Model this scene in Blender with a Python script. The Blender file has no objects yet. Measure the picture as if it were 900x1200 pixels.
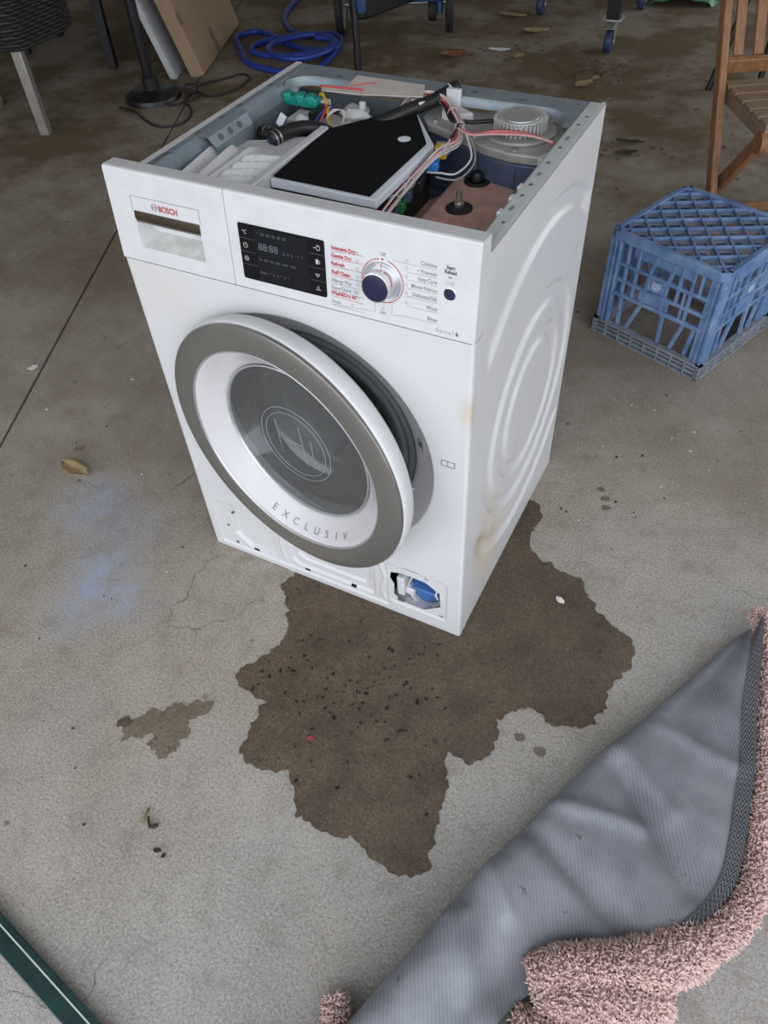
import bpy, bmesh, math, random
from mathutils import Vector, Matrix, noise
from mathutils.geometry import delaunay_2d_cdt
random.seed(7)
R = math.radians
scene = bpy.context.scene
COL = scene.collection

# ------------------------------------------------------------ camera, sky, exposure
cam_d = bpy.data.cameras.new('camera'); cam = bpy.data.objects.new('camera', cam_d); COL.objects.link(cam)
cam.location = (0.8963, -0.7925, 1.3198)
cam.rotation_euler = (R(41.9476), R(2.5963), R(26.9078))
cam_d.sensor_fit = 'VERTICAL'; cam_d.sensor_height = 24.0; cam_d.lens = 894.44 / 1200 * 24.0
cam_d.clip_start = 0.02; cam_d.clip_end = 200
scene.camera = cam
world = bpy.data.worlds.new('overcast_sky'); scene.world = world; world.use_nodes = True
bg = world.node_tree.nodes['Background']; bg.inputs[0].default_value = (0.89, 0.93, 1.0, 1); bg.inputs[1].default_value = 3.0
vs = scene.view_settings
scene.display_settings.display_device = 'sRGB'
vs.view_transform = 'Standard'; vs.look = 'None'; vs.gamma = 1.0; vs.use_curve_mapping = False
vs.exposure = 0.0
# room frame: U runs to the right along the open garage door, V runs into the garage
YAW = R(24.8)
RU = Vector((math.cos(YAW), math.sin(YAW), 0)); RV = Vector((-math.sin(YAW), math.cos(YAW), 0))
RM = Matrix.Rotation(YAW, 3, 'Z')
def room(u, v, z=0.0): return RU * u + RV * v + Vector((0, 0, z))
DOOR_V = -2.0; U0, U1, V1, HC = -4.2, 4.6, 6.2, 2.7
por_d = bpy.data.lights.new('door_opening_portal', 'AREA'); por = bpy.data.objects.new('door_opening_portal', por_d); COL.objects.link(por)
por_d.shape = 'RECTANGLE'; por_d.size = U1 - U0; por_d.size_y = HC; por_d.cycles.is_portal = True
por.location = room((U0 + U1) / 2, DOOR_V, HC / 2); por.rotation_euler = (R(90), 0, YAW)

# ------------------------------------------------------------ materials
def newmat(name):
    m = bpy.data.materials.new(name); m.use_nodes = True
    return m, m.node_tree, m.node_tree.nodes['Principled BSDF']
def N(t, typ, **kw):
    n = t.nodes.new(typ)
    for k, v in kw.items():
        if k in n.inputs: n.inputs[k].default_value = v
        else: setattr(n, k, v)
    return n
def c4(c): return (c[0], c[1], c[2], 1)
def mixrgb(t, fac, a, b, mode='MIX'):
    n = t.nodes.new('ShaderNodeMix'); n.data_type = 'RGBA'; n.blend_type = mode
    for i, s in ((0, fac), (6, a), (7, b)):
        if isinstance(s, bpy.types.NodeSocket): t.links.new(s, n.inputs[i])
        elif i == 0: n.inputs[0].default_value = s
        else: n.inputs[i].default_value = c4(s)
    return n.outputs[2]
def mth(t, op, a, b=0.0, clamp=False):
    n = t.nodes.new('ShaderNodeMath'); n.operation = op; n.use_clamp = clamp
    for i, s in ((0, a), (1, b)):
        if isinstance(s, bpy.types.NodeSocket): t.links.new(s, n.inputs[i])
        else: n.inputs[i].default_value = s
    return n.outputs[0]
def ramp(t, s, p0, p1):
    n = t.nodes.new('ShaderNodeMapRange'); n.clamp = True
    t.links.new(s, n.inputs[0]); n.inputs[1].default_value = p0; n.inputs[2].default_value = p1
    return n.outputs[0]
def posn(t): return t.nodes.new('ShaderNodeNewGeometry').outputs['Position']
def noi(t, p, scale, detail=4, rough=.55, out=0):
    n = N(t, 'ShaderNodeTexNoise', Scale=scale, Detail=detail, Roughness=rough); t.links.new(p, n.inputs['Vector']); return n.outputs[out]
def bump(t, b, h, strength=.3, dist=.002):
    n = N(t, 'ShaderNodeBump', Strength=strength, Distance=dist); t.links.new(h, n.inputs['Height']); t.links.new(n.outputs[0], b.inputs['Normal'])
def simple(name, col, rough=.5, metal=0.0, var=.12, scale=30, bmp=0.0, bscale=200, spec=None, coat=0.0):
    m, t, b = newmat(name)
    p = N(t, 'ShaderNodeTexCoord').outputs['Object']
    f = noi(t, p, scale, 4)
    dark = tuple(v * (1 - var) for v in col); lite = tuple(min(1, v * (1 + var * .7)) for v in col)
    t.links.new(mixrgb(t, ramp(t, f, .3, .7), dark, lite), b.inputs['Base Color'])
    b.inputs['Roughness'].default_value = rough; b.inputs['Metallic'].default_value = metal
    if spec is not None: b.inputs['Specular IOR Level'].default_value = spec
    b.inputs['Coat Weight'].default_value = coat
    if bmp: bump(t, b, noi(t, p, bscale, 3), bmp, .002)
    return m

def concrete(name, wet, k=1.0):
    m, t, b = newmat(name); p = posn(t)
    big = noi(t, p, 1.3, 5, .6); mid = noi(t, p, 6, 6, .65); fine = noi(t, p, 210, 6, .85); grit = noi(t, p, 520, 2, .6)
    tone = noi(t, p, .9, 3, .5)
    dv0 = t.nodes.new('ShaderNodeVectorMath'); dv0.operation = 'DOT_PRODUCT'; t.links.new(p, dv0.inputs[0]); dv0.inputs[1].default_value = RV - RU * .35
    near_grey = mth(t, 'MULTIPLY', ramp(t, mth(t, 'ADD', dv0.outputs['Value'], mth(t, 'MULTIPLY', mth(t, 'SUBTRACT', tone, .5), 1.2)), -.25, -.75), .95)  # greyer base tone towards the door side, browner further in
    c = mixrgb(t, near_grey, mixrgb(t, ramp(t, big, .35, .65), (.300, .258, .208), (.415, .362, .300)), mixrgb(t, ramp(t, big, .35, .65), (.330, .322, .308), (.440, .430, .415)))
    c = mixrgb(t, ramp(t, mid, .38, .72), c, mixrgb(t, .5, c, (.52, .48, .43)))
    c = mixrgb(t, mth(t, 'MULTIPLY', ramp(t, fine, .515, .60), .62), c, (.66, .63, .58))
    c = mixrgb(t, mth(t, 'MULTIPLY', ramp(t, fine, .475, .40), .60), c, (.135, .117, .096))
    smear = noi(t, p, 17, 6, .72)
    c = mixrgb(t, mth(t, 'MULTIPLY', ramp(t, smear, .52, .68), .38), c, (.205, .178, .145))
    # brown tint in blotchy noise, stronger towards the inner end of the garage
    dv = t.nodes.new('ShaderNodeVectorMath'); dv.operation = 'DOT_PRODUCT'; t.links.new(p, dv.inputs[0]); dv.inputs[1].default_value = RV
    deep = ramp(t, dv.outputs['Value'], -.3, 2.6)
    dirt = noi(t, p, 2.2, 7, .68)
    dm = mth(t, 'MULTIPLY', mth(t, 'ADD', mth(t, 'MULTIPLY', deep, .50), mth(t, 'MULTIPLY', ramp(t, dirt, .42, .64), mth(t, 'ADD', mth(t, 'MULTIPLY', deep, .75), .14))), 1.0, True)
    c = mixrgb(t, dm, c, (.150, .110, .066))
    wp = t.nodes.new('ShaderNodeVectorMath'); wp.operation = 'ADD'; t.links.new(p, wp.inputs[0])
    wn = N(t, 'ShaderNodeTexNoise', Scale=5.0, Detail=5.0); t.links.new(p, wn.inputs['Vector'])
    ws = t.nodes.new('ShaderNodeVectorMath'); ws.operation = 'SCALE'; ws.inputs['Scale'].default_value = .22; t.links.new(wn.outputs['Color'], ws.inputs[0]); t.links.new(ws.outputs[0], wp.inputs[1])
    cv = N(t, 'ShaderNodeTexVoronoi', Scale=1.6); cv.feature = 'DISTANCE_TO_EDGE'; t.links.new(wp.outputs[0], cv.inputs['Vector'])
    crack = mth(t, 'MULTIPLY', ramp(t, cv.outputs['Distance'], .0035, .0012), ramp(t, noi(t, p, 3.1, 3), .50, .60))
    c = mixrgb(t, mth(t, 'MULTIPLY', crack, .55), c, (.10, .085, .07))
    # blue chalk dust trodden into the concrete beside the machine
    tot = None
    for (x, y, r, amt) in ((-.34, -.03, .13, .8), (-.20, -.05, .12, .35), (-.19, -.16, .12, .6), (-.16, -.26, .13, .7), (-.07, -.21, .09, .5), (.0, -.5, .16, .12)):
        v = t.nodes.new('ShaderNodeVectorMath'); v.operation = 'DISTANCE'; t.links.new(p, v.inputs[0]); v.inputs[1].default_value = (x, y, 0)
        g = mth(t, 'MULTIPLY', ramp(t, v.outputs['Value'], r, 0.0), amt)
        tot = g if tot is None else mth(t, 'ADD', tot, g)
    bm_ = mth(t, 'MULTIPLY', tot, ramp(t, noi(t, p, 14, 5, .7), .3, .68), True)
    c = mixrgb(t, mth(t, 'MULTIPLY', bm_, .9), c, (.38, .48, .70))
    # dark specks
    vo = N(t, 'ShaderNodeTexVoronoi', Scale=14.0); t.links.new(p, vo.inputs['Vector'])
    sp = mth(t, 'MULTIPLY', ramp(t, vo.outputs['Distance'], .11, .06), ramp(t, mid, .5, .6))
    c = mixrgb(t, mth(t, 'MULTIPLY', sp, .7), c, (.05, .04, .03))
    if wet:
        blot = noi(t, p, 9, 5, .65)
        c = mixrgb(t, 1.0, c, mixrgb(t, ramp(t, blot, .32, .68), tuple(v ** k for v in (.20, .155, .112)), tuple(v ** k for v in (.37, .295, .22))), 'MULTIPLY')
        vo2 = N(t, 'ShaderNodeTexVoronoi', Scale=46.0); t.links.new(p, vo2.inputs['Vector'])
        c = mixrgb(t, mth(t, 'MULTIPLY', ramp(t, vo2.outputs['Distance'], .22, .10), mth(t, 'MULTIPLY', ramp(t, mid, .45, .62), .8 * k)), c, (.012, .009, .006))
        c = mixrgb(t, mth(t, 'MULTIPLY', ramp(t, noi(t, p, 260, 3, .7), .60, .70), .5 * k), c, (.32, .26, .19))
        c = mixrgb(t, mth(t, 'MULTIPLY', ramp(t, noi(t, p, 120, 5, .8), .55, .66), .65 * k), c, (.035, .026, .018))
        t.links.new(mth(t, 'ADD', .33, mth(t, 'MULTIPLY', fine, .35)), b.inputs['Roughness'])
        b.inputs['Specular IOR Level'].default_value = .35
    else:
        b.inputs['Roughness'].default_value = .88; b.inputs['Specular IOR Level'].default_value = .25
    t.links.new(c, b.inputs['Base Color'])
    bump(t, b, mth(t, 'ADD', mth(t, 'MULTIPLY', fine, .8), mth(t, 'MULTIPLY', grit, .8)), .9, .0022)
    return m

M = {}
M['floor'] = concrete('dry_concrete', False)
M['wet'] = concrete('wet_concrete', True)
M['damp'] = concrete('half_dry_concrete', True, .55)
M['drive'] = simple('driveway_concrete', (.45, .44, .42), .9)
M['wall'] = simple('garage_wall_paint', (.50, .49, .46), .85, scale=4)
M['ceil'] = simple('ceiling_board', (.42, .41, .38), .9, scale=3)
def enamel(name, stains):
    m, t, b = newmat(name); p = posn(t)
    c = mixrgb(t, ramp(t, noi(t, p, 5, 5), .35, .75), (.605, .602, .612), (.560, .558, .568))
    c = mixrgb(t, mth(t, 'MULTIPLY', ramp(t, noi(t, p, 60, 6, .75), .66, .80), .35), c, (.45, .42, .36))
    for (x, y, z, r, k, col) in stains:
        v = t.nodes.new('ShaderNodeVectorMath'); v.operation = 'DISTANCE'
        d = t.nodes.new('ShaderNodeVectorMath'); d.operation = 'MULTIPLY'; t.links.new(p, d.inputs[0]); d.inputs[1].default_value = (1, 1, .55)
        t.links.new(d.outputs[0], v.inputs[0]); v.inputs[1].default_value = (x, y, z * .55)
        g = mth(t, 'MULTIPLY', ramp(t, v.outputs['Value'], r, r * .15), ramp(t, noi(t, p, 28, 5, .7), .32, .62))
        c = mixrgb(t, mth(t, 'MULTIPLY', g, k), c, col)
    t.links.new(c, b.inputs['Base Color']); b.inputs['Roughness'].default_value = .34; b.inputs['Specular IOR Level'].default_value = .45
    return m
M['enamel'] = enamel('white_enamel', [])
M['enamel_front'] = enamel('white_enamel_front', [(.597, 0, .585, .024, .7, (.50, .40, .26)), (.03, 0, .675, .05, .35, (.62, .56, .46)), (.09, 0, .67, .05, .3, (.62, .56, .46)), (.42, 0, .06, .05, .35, (.5, .47, .43))])
M['enamel_side'] = enamel('white_enamel_side', [(.598, .095, .20, .032, 1.0, (.24, .15, .07)), (.598, .155, .165, .020, .8, (.26, .18, .10)), (.598, .13, .185, .09, .55, (.58, .47, .33)), (.598, .13, .15, .10, .55, (.62, .50, .34)), (.598, .18, .13, .06, .35, (.6, .5, .38)), (.598, .25, .30, .03, .4, (.5, .45, .38))])
M['plastic_white'] = simple('white_plastic', (.590, .590, .602), .42, var=.05)
M['plastic_dirty'] = simple('dusty_white_plastic', (.60, .60, .57), .6, var=.25, scale=40)
M['print_red'] = simple('red_print', (.42, .03, .05), .5, var=.05)
M['print_black'] = simple('black_print', (.06, .06, .07), .5, var=.05)
M['print_grey'] = simple('grey_print', (.22, .22, .23), .5, var=.05)
M['seam'] = simple('seam_shadow_gap', (.12, .12, .12), .8)
M['disp'] = simple('display_black_gloss', (.006, .006, .007), .16, var=.05, spec=.2)
M['disp_in'] = simple('display_window_gloss', (.009, .010, .014), .14, var=.05, spec=.2)
M['disp_dim'] = simple('dim_segment_grey', (.11, .12, .14), .3)
M['disp_white'] = simple('icon_white', (.55, .55, .55), .4)
M['chrome'] = simple('chrome', (.78, .78, .80), .10, 1.0, var=.03)
M['darkchrome'] = simple('smoked_chrome', (.20, .17, .14), .08, 1.0, var=.05)
M['knobcap'] = simple('blue_black_gloss_cap', (.006, .008, .045), .10, var=.1, coat=.5)
M['satin'] = simple('satin_silver', (.55, .56, .58), .35, .7, var=.05)
M['ringgrey'] = simple('warm_grey_ring', (.225, .215, .20), .28, .55, var=.07, scale=8)
M['cone'] = simple('white_window_surround', (.57, .555, .57), .25, var=.03)
M['rubber'] = simple('dark_grey_rubber', (.105, .115, .12), .55)
M['black'] = simple('black_plastic', (.012, .012, .013), .45)
M['blackmetal'] = simple('black_painted_metal', (.010, .010, .012), .35)
def steelmat(name, col, rough):
    m, t, b = newmat(name); p = N(t, 'ShaderNodeTexCoord').outputs['Object']
    v = N(t, 'ShaderNodeTexVoronoi', Scale=90.0); t.links.new(p, v.inputs['Vector'])
    c = mixrgb(t, ramp(t, noi(t, p, 18, 5), .3, .7), tuple(x * .8 for x in col), col)
    c = mixrgb(t, .12, c, v.outputs['Color'], 'SOFT_LIGHT'); t.links.new(c, b.inputs['Base Color'])
    b.inputs['Metallic'].default_value = .55; b.inputs['Roughness'].default_value = rough
    return m
M['galv'] = steelmat('galvanised_steel', (.31, .365, .405), .55)
M['galv_pale'] = simple('pale_painted_steel', (.50, .54, .53), .45, var=.08)
M['drum'] = steelmat('drum_steel', (.50, .50, .51), .25)
M['alu'] = simple('cast_aluminium', (.40, .40, .375), .5, .35, var=.3, scale=22); M['motor'] = simple('motor_grey', (.44, .44, .425), .5, .15, var=.2)
M['tub'] = simple('blue_grey_tub_plastic', (.07, .09, .15), .45, var=.25)
M['weight'] = simple('pink_cast_concrete', (.50, .30, .255), .85, var=.22, scale=45, bmp=.4, bscale=300)
M['foamblack'] = simple('black_foam_sheet', (.006, .006, .007), .9, bmp=.3, bscale=600, spec=.15)
M['foamwhite'] = simple('white_foam', (.70, .74, .82), .7, var=.05)
M['teal'] = simple('teal_connector', (.01, .27, .21), .4)
M['w_red'] = simple('red_wire', (.55, .05, .05), .45); M['w_white'] = simple('white_wire', (.62, .60, .60), .5)
M['w_yellow'] = simple('yellow_wire', (.65, .42, .02), .45); M['w_blue'] = simple('blue_wire', (.03, .08, .38), .45)
M['w_pink'] = simple('pink_wire', (.60, .33, .33), .5); M['w_grey'] = simple('grey_wire', (.28, .28, .29), .5)
M['w_black'] = simple('black_wire', (.015, .015, .016), .5); M['p_blue'] = simple('blue_plug', (.03, .20, .55), .4)
M['p_green'] = simple('green_plug', (.02, .18, .05), .4); M['tape'] = simple('beige_label_sheet', (.58, .52, .48), .7)
M['filterblue'] = simple('blue_filter_plastic', (.045, .13, .36), .38)
M['steel'] = simple('zinc_bolt', (.55, .54, .50), .35, .9)
def glassmat():
    m = bpy.data.materials.new('tinted_door_glass'); m.use_nodes = True; t = m.node_tree; t.nodes.clear()
    out = t.nodes.new('ShaderNodeOutputMaterial'); mx = t.nodes.new('ShaderNodeMixShader')
    fr = N(t, 'ShaderNodeFresnel', IOR=1.78); tr = N(t, 'ShaderNodeBsdfTransparent'); gl = N(t, 'ShaderNodeBsdfGlossy', Roughness=.03)
    tr.inputs[0].default_value = (.90, .91, .91, 1)
    p = N(t, 'ShaderNodeTexCoord').outputs['Object']
    t.links.new(mth(t, 'ADD', fr.outputs[0], mth(t, 'MULTIPLY', noi(t, p, 7, 4), .05)), mx.inputs[0])
    df = N(t, 'ShaderNodeBsdfDiffuse'); df.inputs[0].default_value = (.46, .49, .51, 1); m2 = t.nodes.new('ShaderNodeMixShader'); m2.inputs[0].default_value = .10
    t.links.new(tr.outputs[0], m2.inputs[1]); t.links.new(df.outputs[0], m2.inputs[2]); t.links.new(m2.outputs[0], mx.inputs[1]); t.links.new(gl.outputs[0], mx.inputs[2]); t.links.new(mx.outputs[0], out.inputs[0])
    return m
M['glass'] = glassmat()
M['etch'] = simple('etched_glass_line', (.34, .35, .36), .5)
def cratemat():
    m, t, b = newmat('faded_blue_plastic'); p = N(t, 'ShaderNodeTexCoord').outputs['Object']
    c = mixrgb(t, ramp(t, noi(t, p, 16, 6, .7), .36, .66), (.075, .155, .34), (.20, .30, .48))
    c = mixrgb(t, mth(t, 'MULTIPLY', ramp(t, noi(t, p, 55, 5, .7), .56, .74), .6), c, (.38, .42, .50))
    t.links.new(c, b.inputs['Base Color']); b.inputs['Roughness'].default_value = .6
    return m
M['crate'] = cratemat()
M['crate_dust'] = simple('dusty_blue_grey_plastic', (.215, .235, .28), .8, var=.3, scale=40)
M['crate_pale'] = simple('pale_emblem', (.36, .45, .60), .6, var=.25, scale=120)
def woodmat(name, a, bcol):
    m, t, b = newmat(name); p = N(t, 'ShaderNodeTexCoord').outputs['Object']
    mp = N(t, 'ShaderNodeMapping'); mp.inputs['Scale'].default_value = (60, 60, 6); t.links.new(p, mp.inputs[0])
    f = noi(t, mp.outputs[0], 1.0, 6, .6)
    t.links.new(mixrgb(t, ramp(t, f, .3, .7), a, bcol), b.inputs['Base Color']); b.inputs['Roughness'].default_value = .55
    return m
M['wood'] = woodmat('oiled_reddish_wood', (.19, .085, .036), (.34, .175, .082))
M['woodseat'] = woodmat('worn_seat_wood', (.20, .135, .085), (.31, .22, .145))
M['card'] = simple('brown_cardboard', (.34, .235, .145), .85, var=.10)
M['card_edge'] = simple('cardboard_edge', (.20, .13, .08), .9); M['packtape'] = simple('packing_tape', (.22, .14, .08), .4)
M['boardwhite'] = simple('pale_grey_board', (.52, .54, .56), .6)
M['hose'] = simple('blue_hose_rubber', (.014, .042, .26), .40, var=.2)
M['leaf_tan'] = simple('tan_dry_leaf', (.33, .24, .12), .8, var=.3, scale=60)
M['litter'] = simple('brown_litter', (.13, .085, .045), .9, var=.4)
M['leaf_rust'] = simple('rust_dry_leaf', (.22, .10, .045), .8, var=.3, scale=60)
M['leaf_olive'] = simple('olive_dry_leaf', (.20, .165, .08), .8, var=.3, scale=60)
M['paper'] = simple('white_paper', (.72, .72, .70), .8); M['soil'] = simple('dark_soil_crumbs', (.05, .036, .022), .9)
M['chip'] = simple('dark_grit_chip', (.018, .014, .010), .5)
M['greenbag'] = simple('green_plastic_film', (.05, .17, .07), .35, var=.3)
M['wicker'] = simple('black_wicker', (.014, .013, .012), .5); M['alu_leg'] = simple('brushed_aluminium_leg', (.38, .36, .33), .38, .6)
M['greenbar'] = simple('dark_green_gloss_bar', (.012, .040, .040), .16, var=.35, scale=25, coat=.6)
M['edge_glint'] = simple('painted_edge_highlight', (.50, .60, .52), .3); M['stone'] = simple('brown_stone', (.13, .11, .09), .85, var=.3)
M['bluepaint'] = simple('blue_painted_tube', (.03, .075, .20), .4); M['castorblue'] = simple('dark_blue_castor_tyre', (.025, .04, .10), .5)
M['tyre'] = simple('black_tyre', (.014, .013, .012), .7); M['bench'] = simple('bench_ply', (.28, .2, .12), .7)
def backing():
    m, t, b = newmat('grey_woven_rug_backing'); p = N(t, 'ShaderNodeTexCoord').outputs['UV']
    w = N(t, 'ShaderNodeTexWave', Scale=58.0, Distortion=1.5); w.bands_direction = 'X'; t.links.new(p, w.inputs['Vector'])
    w2 = N(t, 'ShaderNodeTexWave', Scale=170.0, Distortion=3.0); w2.bands_direction = 'Y'; t.links.new(p, w2.inputs['Vector'])
    o = posn(t)
    c = mixrgb(t, ramp(t, noi(t, o, 6, 6, .65), .32, .68), (.135, .145, .175), (.275, .285, .32))
    c = mixrgb(t, mth(t, 'MULTIPLY', ramp(t, w.outputs['Fac'], .35, .95), .14), c, (.50, .50, .50))
    c = mixrgb(t, mth(t, 'MULTIPLY', ramp(t, w2.outputs['Fac'], .4, .9), .10), c, (.11, .12, .14))
    c = mixrgb(t, mth(t, 'MULTIPLY', ramp(t, noi(t, o, 16, 4, .7), .66, .72), .7), c, (.07, .075, .09))
    t.links.new(c, b.inputs['Base Color']); b.inputs['Roughness'].default_value = .95; b.inputs['Specular IOR Level'].default_value = .1
    bump(t, b, mth(t, 'ADD', mth(t, 'MULTIPLY', w.outputs['Fac'], .5), noi(t, o, 420, 3, .7)), .35, .001)
    return m
M['backing'] = backing()
def bindmat():
    m, t, b = newmat('charcoal_herringbone_tape'); p = N(t, 'ShaderNodeTexCoord').outputs['UV']
    sx = t.nodes.new('ShaderNodeSeparateXYZ'); t.links.new(p, sx.inputs[0])
    z = mth(t, 'PINGPONG', mth(t, 'MULTIPLY', sx.outputs[0], 2.0), .5)
    s = mth(t, 'FRACT', mth(t, 'ADD', mth(t, 'MULTIPLY', sx.outputs[1], 95.0), mth(t, 'MULTIPLY', z, 3.0)))
    t.links.new(mixrgb(t, ramp(t, s, .42, .58), (.028, .030, .037), (.150, .155, .170)), b.inputs['Base Color']); b.inputs['Roughness'].default_value = .9
    return m
M['binding'] = bindmat()
M['shag'] = simple('dusty_pink_yarn', (.66, .475, .44), .95, var=.18, scale=70, spec=.1)
M['shag_base'] = simple('dusty_pink_pile_base', (.50, .345, .325), .95, var=.3, scale=90, bmp=.5)

# ------------------------------------------------------------ mesh helpers
WL = {}                                             # world location of every object, for parenting
def perp(d):
    a = Vector((0, 0, 1)) if abs(d.z) < .9 else Vector((1, 0, 0))
    x = d.cross(a).normalized(); return x, d.cross(x).normalized()
class MB:
    def __init__(s): s.v = []; s.f = []; s.uv = None
    def add(s, vs, fs):
        b = len(s.v); s.v += [Vector(v) for v in vs]; s.f += [tuple(i + b for i in f) for f in fs]; return s
    def hexa(s, p):   # 0-3 bottom loop, 4-7 top loop
        return s.add(p, [(3, 2, 1, 0), (4, 5, 6, 7), (0, 1, 5, 4), (1, 2, 6, 5), (2, 3, 7, 6), (3, 0, 4, 7)])
    def box(s, c, d, m=None):
        c = Vector(c); x, y, z = (k / 2 for k in d)
        p = [Vector(q) for q in ((-x, -y, -z), (x, -y, -z), (x, y, -z), (-x, y, -z), (-x, -y, z), (x, -y, z), (x, y, z), (-x, y, z))]
        return s.hexa([c + (m @ q if m else q) for q in p])
    def b2(s, a, b): return s.box([(a[i] + b[i]) / 2 for i in range(3)], [abs(a[i] - b[i]) for i in range(3)])
    def beam(s, a, b, w, h, up=(0, 0, 1)):
        a = Vector(a); b = Vector(b); d = (b - a).normalized(); up = Vector(up)
        x = d.cross(up)
        if x.length < 1e-4: x = d.cross(Vector((1, 0, 0)))
        x.normalize(); y = x.cross(d)
        q = [x * (-w / 2) + y * (-h / 2), x * (w / 2) + y * (-h / 2), x * (w / 2) + y * (h / 2), x * (-w / 2) + y * (h / 2)]
        return s.hexa([a + k for k in q] + [b + k for k in q])
    def tube(s, pts, r, n=8, closed=False):
        pts = [Vector(p) for p in pts]; L = len(pts); base = len(s.v); x = None
        for i, p in enumerate(pts):
            if closed: d = pts[(i + 1) % L] - pts[i - 1]
            else: d = pts[min(i + 1, L - 1)] - pts[max(i - 1, 0)]
            d.normalize()
            if x is None: x, y = perp(d)
            else:
                x = (x - d * x.dot(d)).normalized(); y = d.cross(x)
            rr = r[i] if isinstance(r, (list, tuple)) else r
            for k in range(n):
                a = 2 * math.pi * k / n; s.v.append(p + (x * math.cos(a) + y * math.sin(a)) * rr)
        for i in range(L if closed else L - 1):
            j = (i + 1) % L
            for k in range(n):
                l = (k + 1) % n; s.f.append((base + i * n + k, base + i * n + l, base + j * n + l, base + j * n + k))
        if not closed:
            s.f.append(tuple(base + k for k in range(n))[::-1]); s.f.append(tuple(base + (L - 1) * n + k for k in range(n)))
        return s
    def rod(s, a, b, r, n=12, r2=None): return s.tube([a, b], [r, r if r2 is None else r2], n)
    def lathe(s, prof, O=(0, 0, 0), ex=(1, 0, 0), ey=(0, 1, 0), ez=(0, 0, 1), n=48, closed=False, a0=0.0, a1=2 * math.pi):
        O, ex, ey, ez = map(Vector, (O, ex, ey, ez)); full = abs(a1 - a0) > 6.28; m = n if full else n + 1; base = len(s.v)
        for i in range(m):
            a = a0 + (a1 - a0) * i / n
            for r, h in prof: s.v.append(O + (ex * math.cos(a) + ey * math.sin(a)) * r + ez * h)
        P = len(prof)
        for i in range(n):
            j = (i + 1) % m
            for k in range(P if closed else P - 1):
                l = (k + 1) % P; s.f.append((base + i * P + k, base + j * P + k, base + j * P + l, base + i * P + l))
        return s
    def prism(s, poly, O=(0, 0, 0), ex=(1, 0, 0), ey=(0, 1, 0), ez=(0, 0, 1), h0=0.0, h1=1.0):
        O, ex, ey, ez = map(Vector, (O, ex, ey, ez)); n = len(poly)
        vs = [O + ex * a + ey * b + ez * h for h in (h0, h1) for a, b in poly]
        return s.add(vs, [tuple(range(n))[::-1], tuple(range(n, 2 * n))] + [(i, (i + 1) % n, n + (i + 1) % n, n + i) for i in range(n)])
    def grid(s, fn, nu, nv, keep=None):
        base = len(s.v)
        for i in range(nu + 1):
            for j in range(nv + 1): s.v.append(Vector(fn(i / nu, j / nv)))
        for i in range(nu):
            for j in range(nv):
                if keep and not keep((i + .5) / nu, (j + .5) / nv): continue
                a = base + i * (nv + 1) + j; s.f.append((a, a + nv + 1, a + nv + 2, a + 1))
        return s
    def blob(s, c, r, seg=10, rings=6, amp=0.0, seed=0):
        c = Vector(c); r = r if isinstance(r, (list, tuple)) else (r, r, r); base = len(s.v)
        def q(d):
            k = 1 + amp * noise.noise(d * 1.7 + Vector((seed * 3.1, seed, 0)))
            return c + Vector((d.x * r[0], d.y * r[1], d.z * r[2])) * k
        s.v.append(q(Vector((0, 0, 1))))
        for i in range(1, rings):
            t = math.pi * i / rings
            for k in range(seg):
                a = 2 * math.pi * k / seg; s.v.append(q(Vector((math.sin(t) * math.cos(a), math.sin(t) * math.sin(a), math.cos(t)))))
        s.v.append(q(Vector((0, 0, -1)))); e = len(s.v) - 1
        for k in range(seg):
            l = (k + 1) % seg; s.f.append((base, base + 1 + k, base + 1 + l)); o = base + 1 + (rings - 2) * seg; s.f.append((o + k, e, o + l))
            for i in range(rings - 2):
                o = base + 1 + i * seg; s.f.append((o + k, o + seg + k, o + seg + l, o + l))
        return s
    def build(s, name, m, parent=None, smooth=None, bevel=0, seg=2, label=None, kind=None, recalc=True, solid=0, origin=None, merge=False):
        me = bpy.data.meshes.new(name)
        if origin is None:
            lo = Vector([min(v[i] for v in s.v) for i in range(3)]); hi = Vector([max(v[i] for v in s.v) for i in range(3)])
            origin = (lo + hi) / 2
            if parent is None: origin.z = lo.z
        origin = Vector(origin)
        me.from_pydata([v - origin for v in s.v], [], s.f)
        if recalc or merge:
            b = bmesh.new(); b.from_mesh(me)
            if merge: bmesh.ops.remove_doubles(b, verts=b.verts, dist=1e-5)
            bmesh.ops.recalc_face_normals(b, faces=b.faces); b.to_mesh(me); b.free()
        if s.uv is not None:
            ul = me.uv_layers.new(name='UVMap')
            for lp in me.loops: ul.data[lp.index].uv = s.uv[lp.vertex_index]
        me.materials.append(M[m] if isinstance(m, str) else m)
        if smooth is not None:
            me.polygons.foreach_set('use_smooth', [True] * len(me.polygons))
            if smooth is not True: me.set_sharp_from_angle(angle=R(smooth))
        o = bpy.data.objects.new(name, me); COL.objects.link(o)
        o.location = origin - (WL[parent.name] if parent else Vector())
        if parent: o.parent = parent
        WL[o.name] = origin
        if solid:
            md = o.modifiers.new('thickness', 'SOLIDIFY'); md.thickness = solid; md.offset = 0
        if bevel:
            md = o.modifiers.new('bevel', 'BEVEL'); md.width = bevel; md.segments = seg; md.limit_method = 'ANGLE'; md.angle_limit = R(35)
            if smooth is None:
                me.polygons.foreach_set('use_smooth', [True] * len(me.polygons)); me.set_sharp_from_angle(angle=R(30))
        if smooth is not None and name in ('front_panel', 'detergent_drawer', 'control_fascia', 'lower_front_panel'):
            md = o.modifiers.new('weighted_normals', 'WEIGHTED_NORMAL'); md.keep_sharp = True
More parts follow.
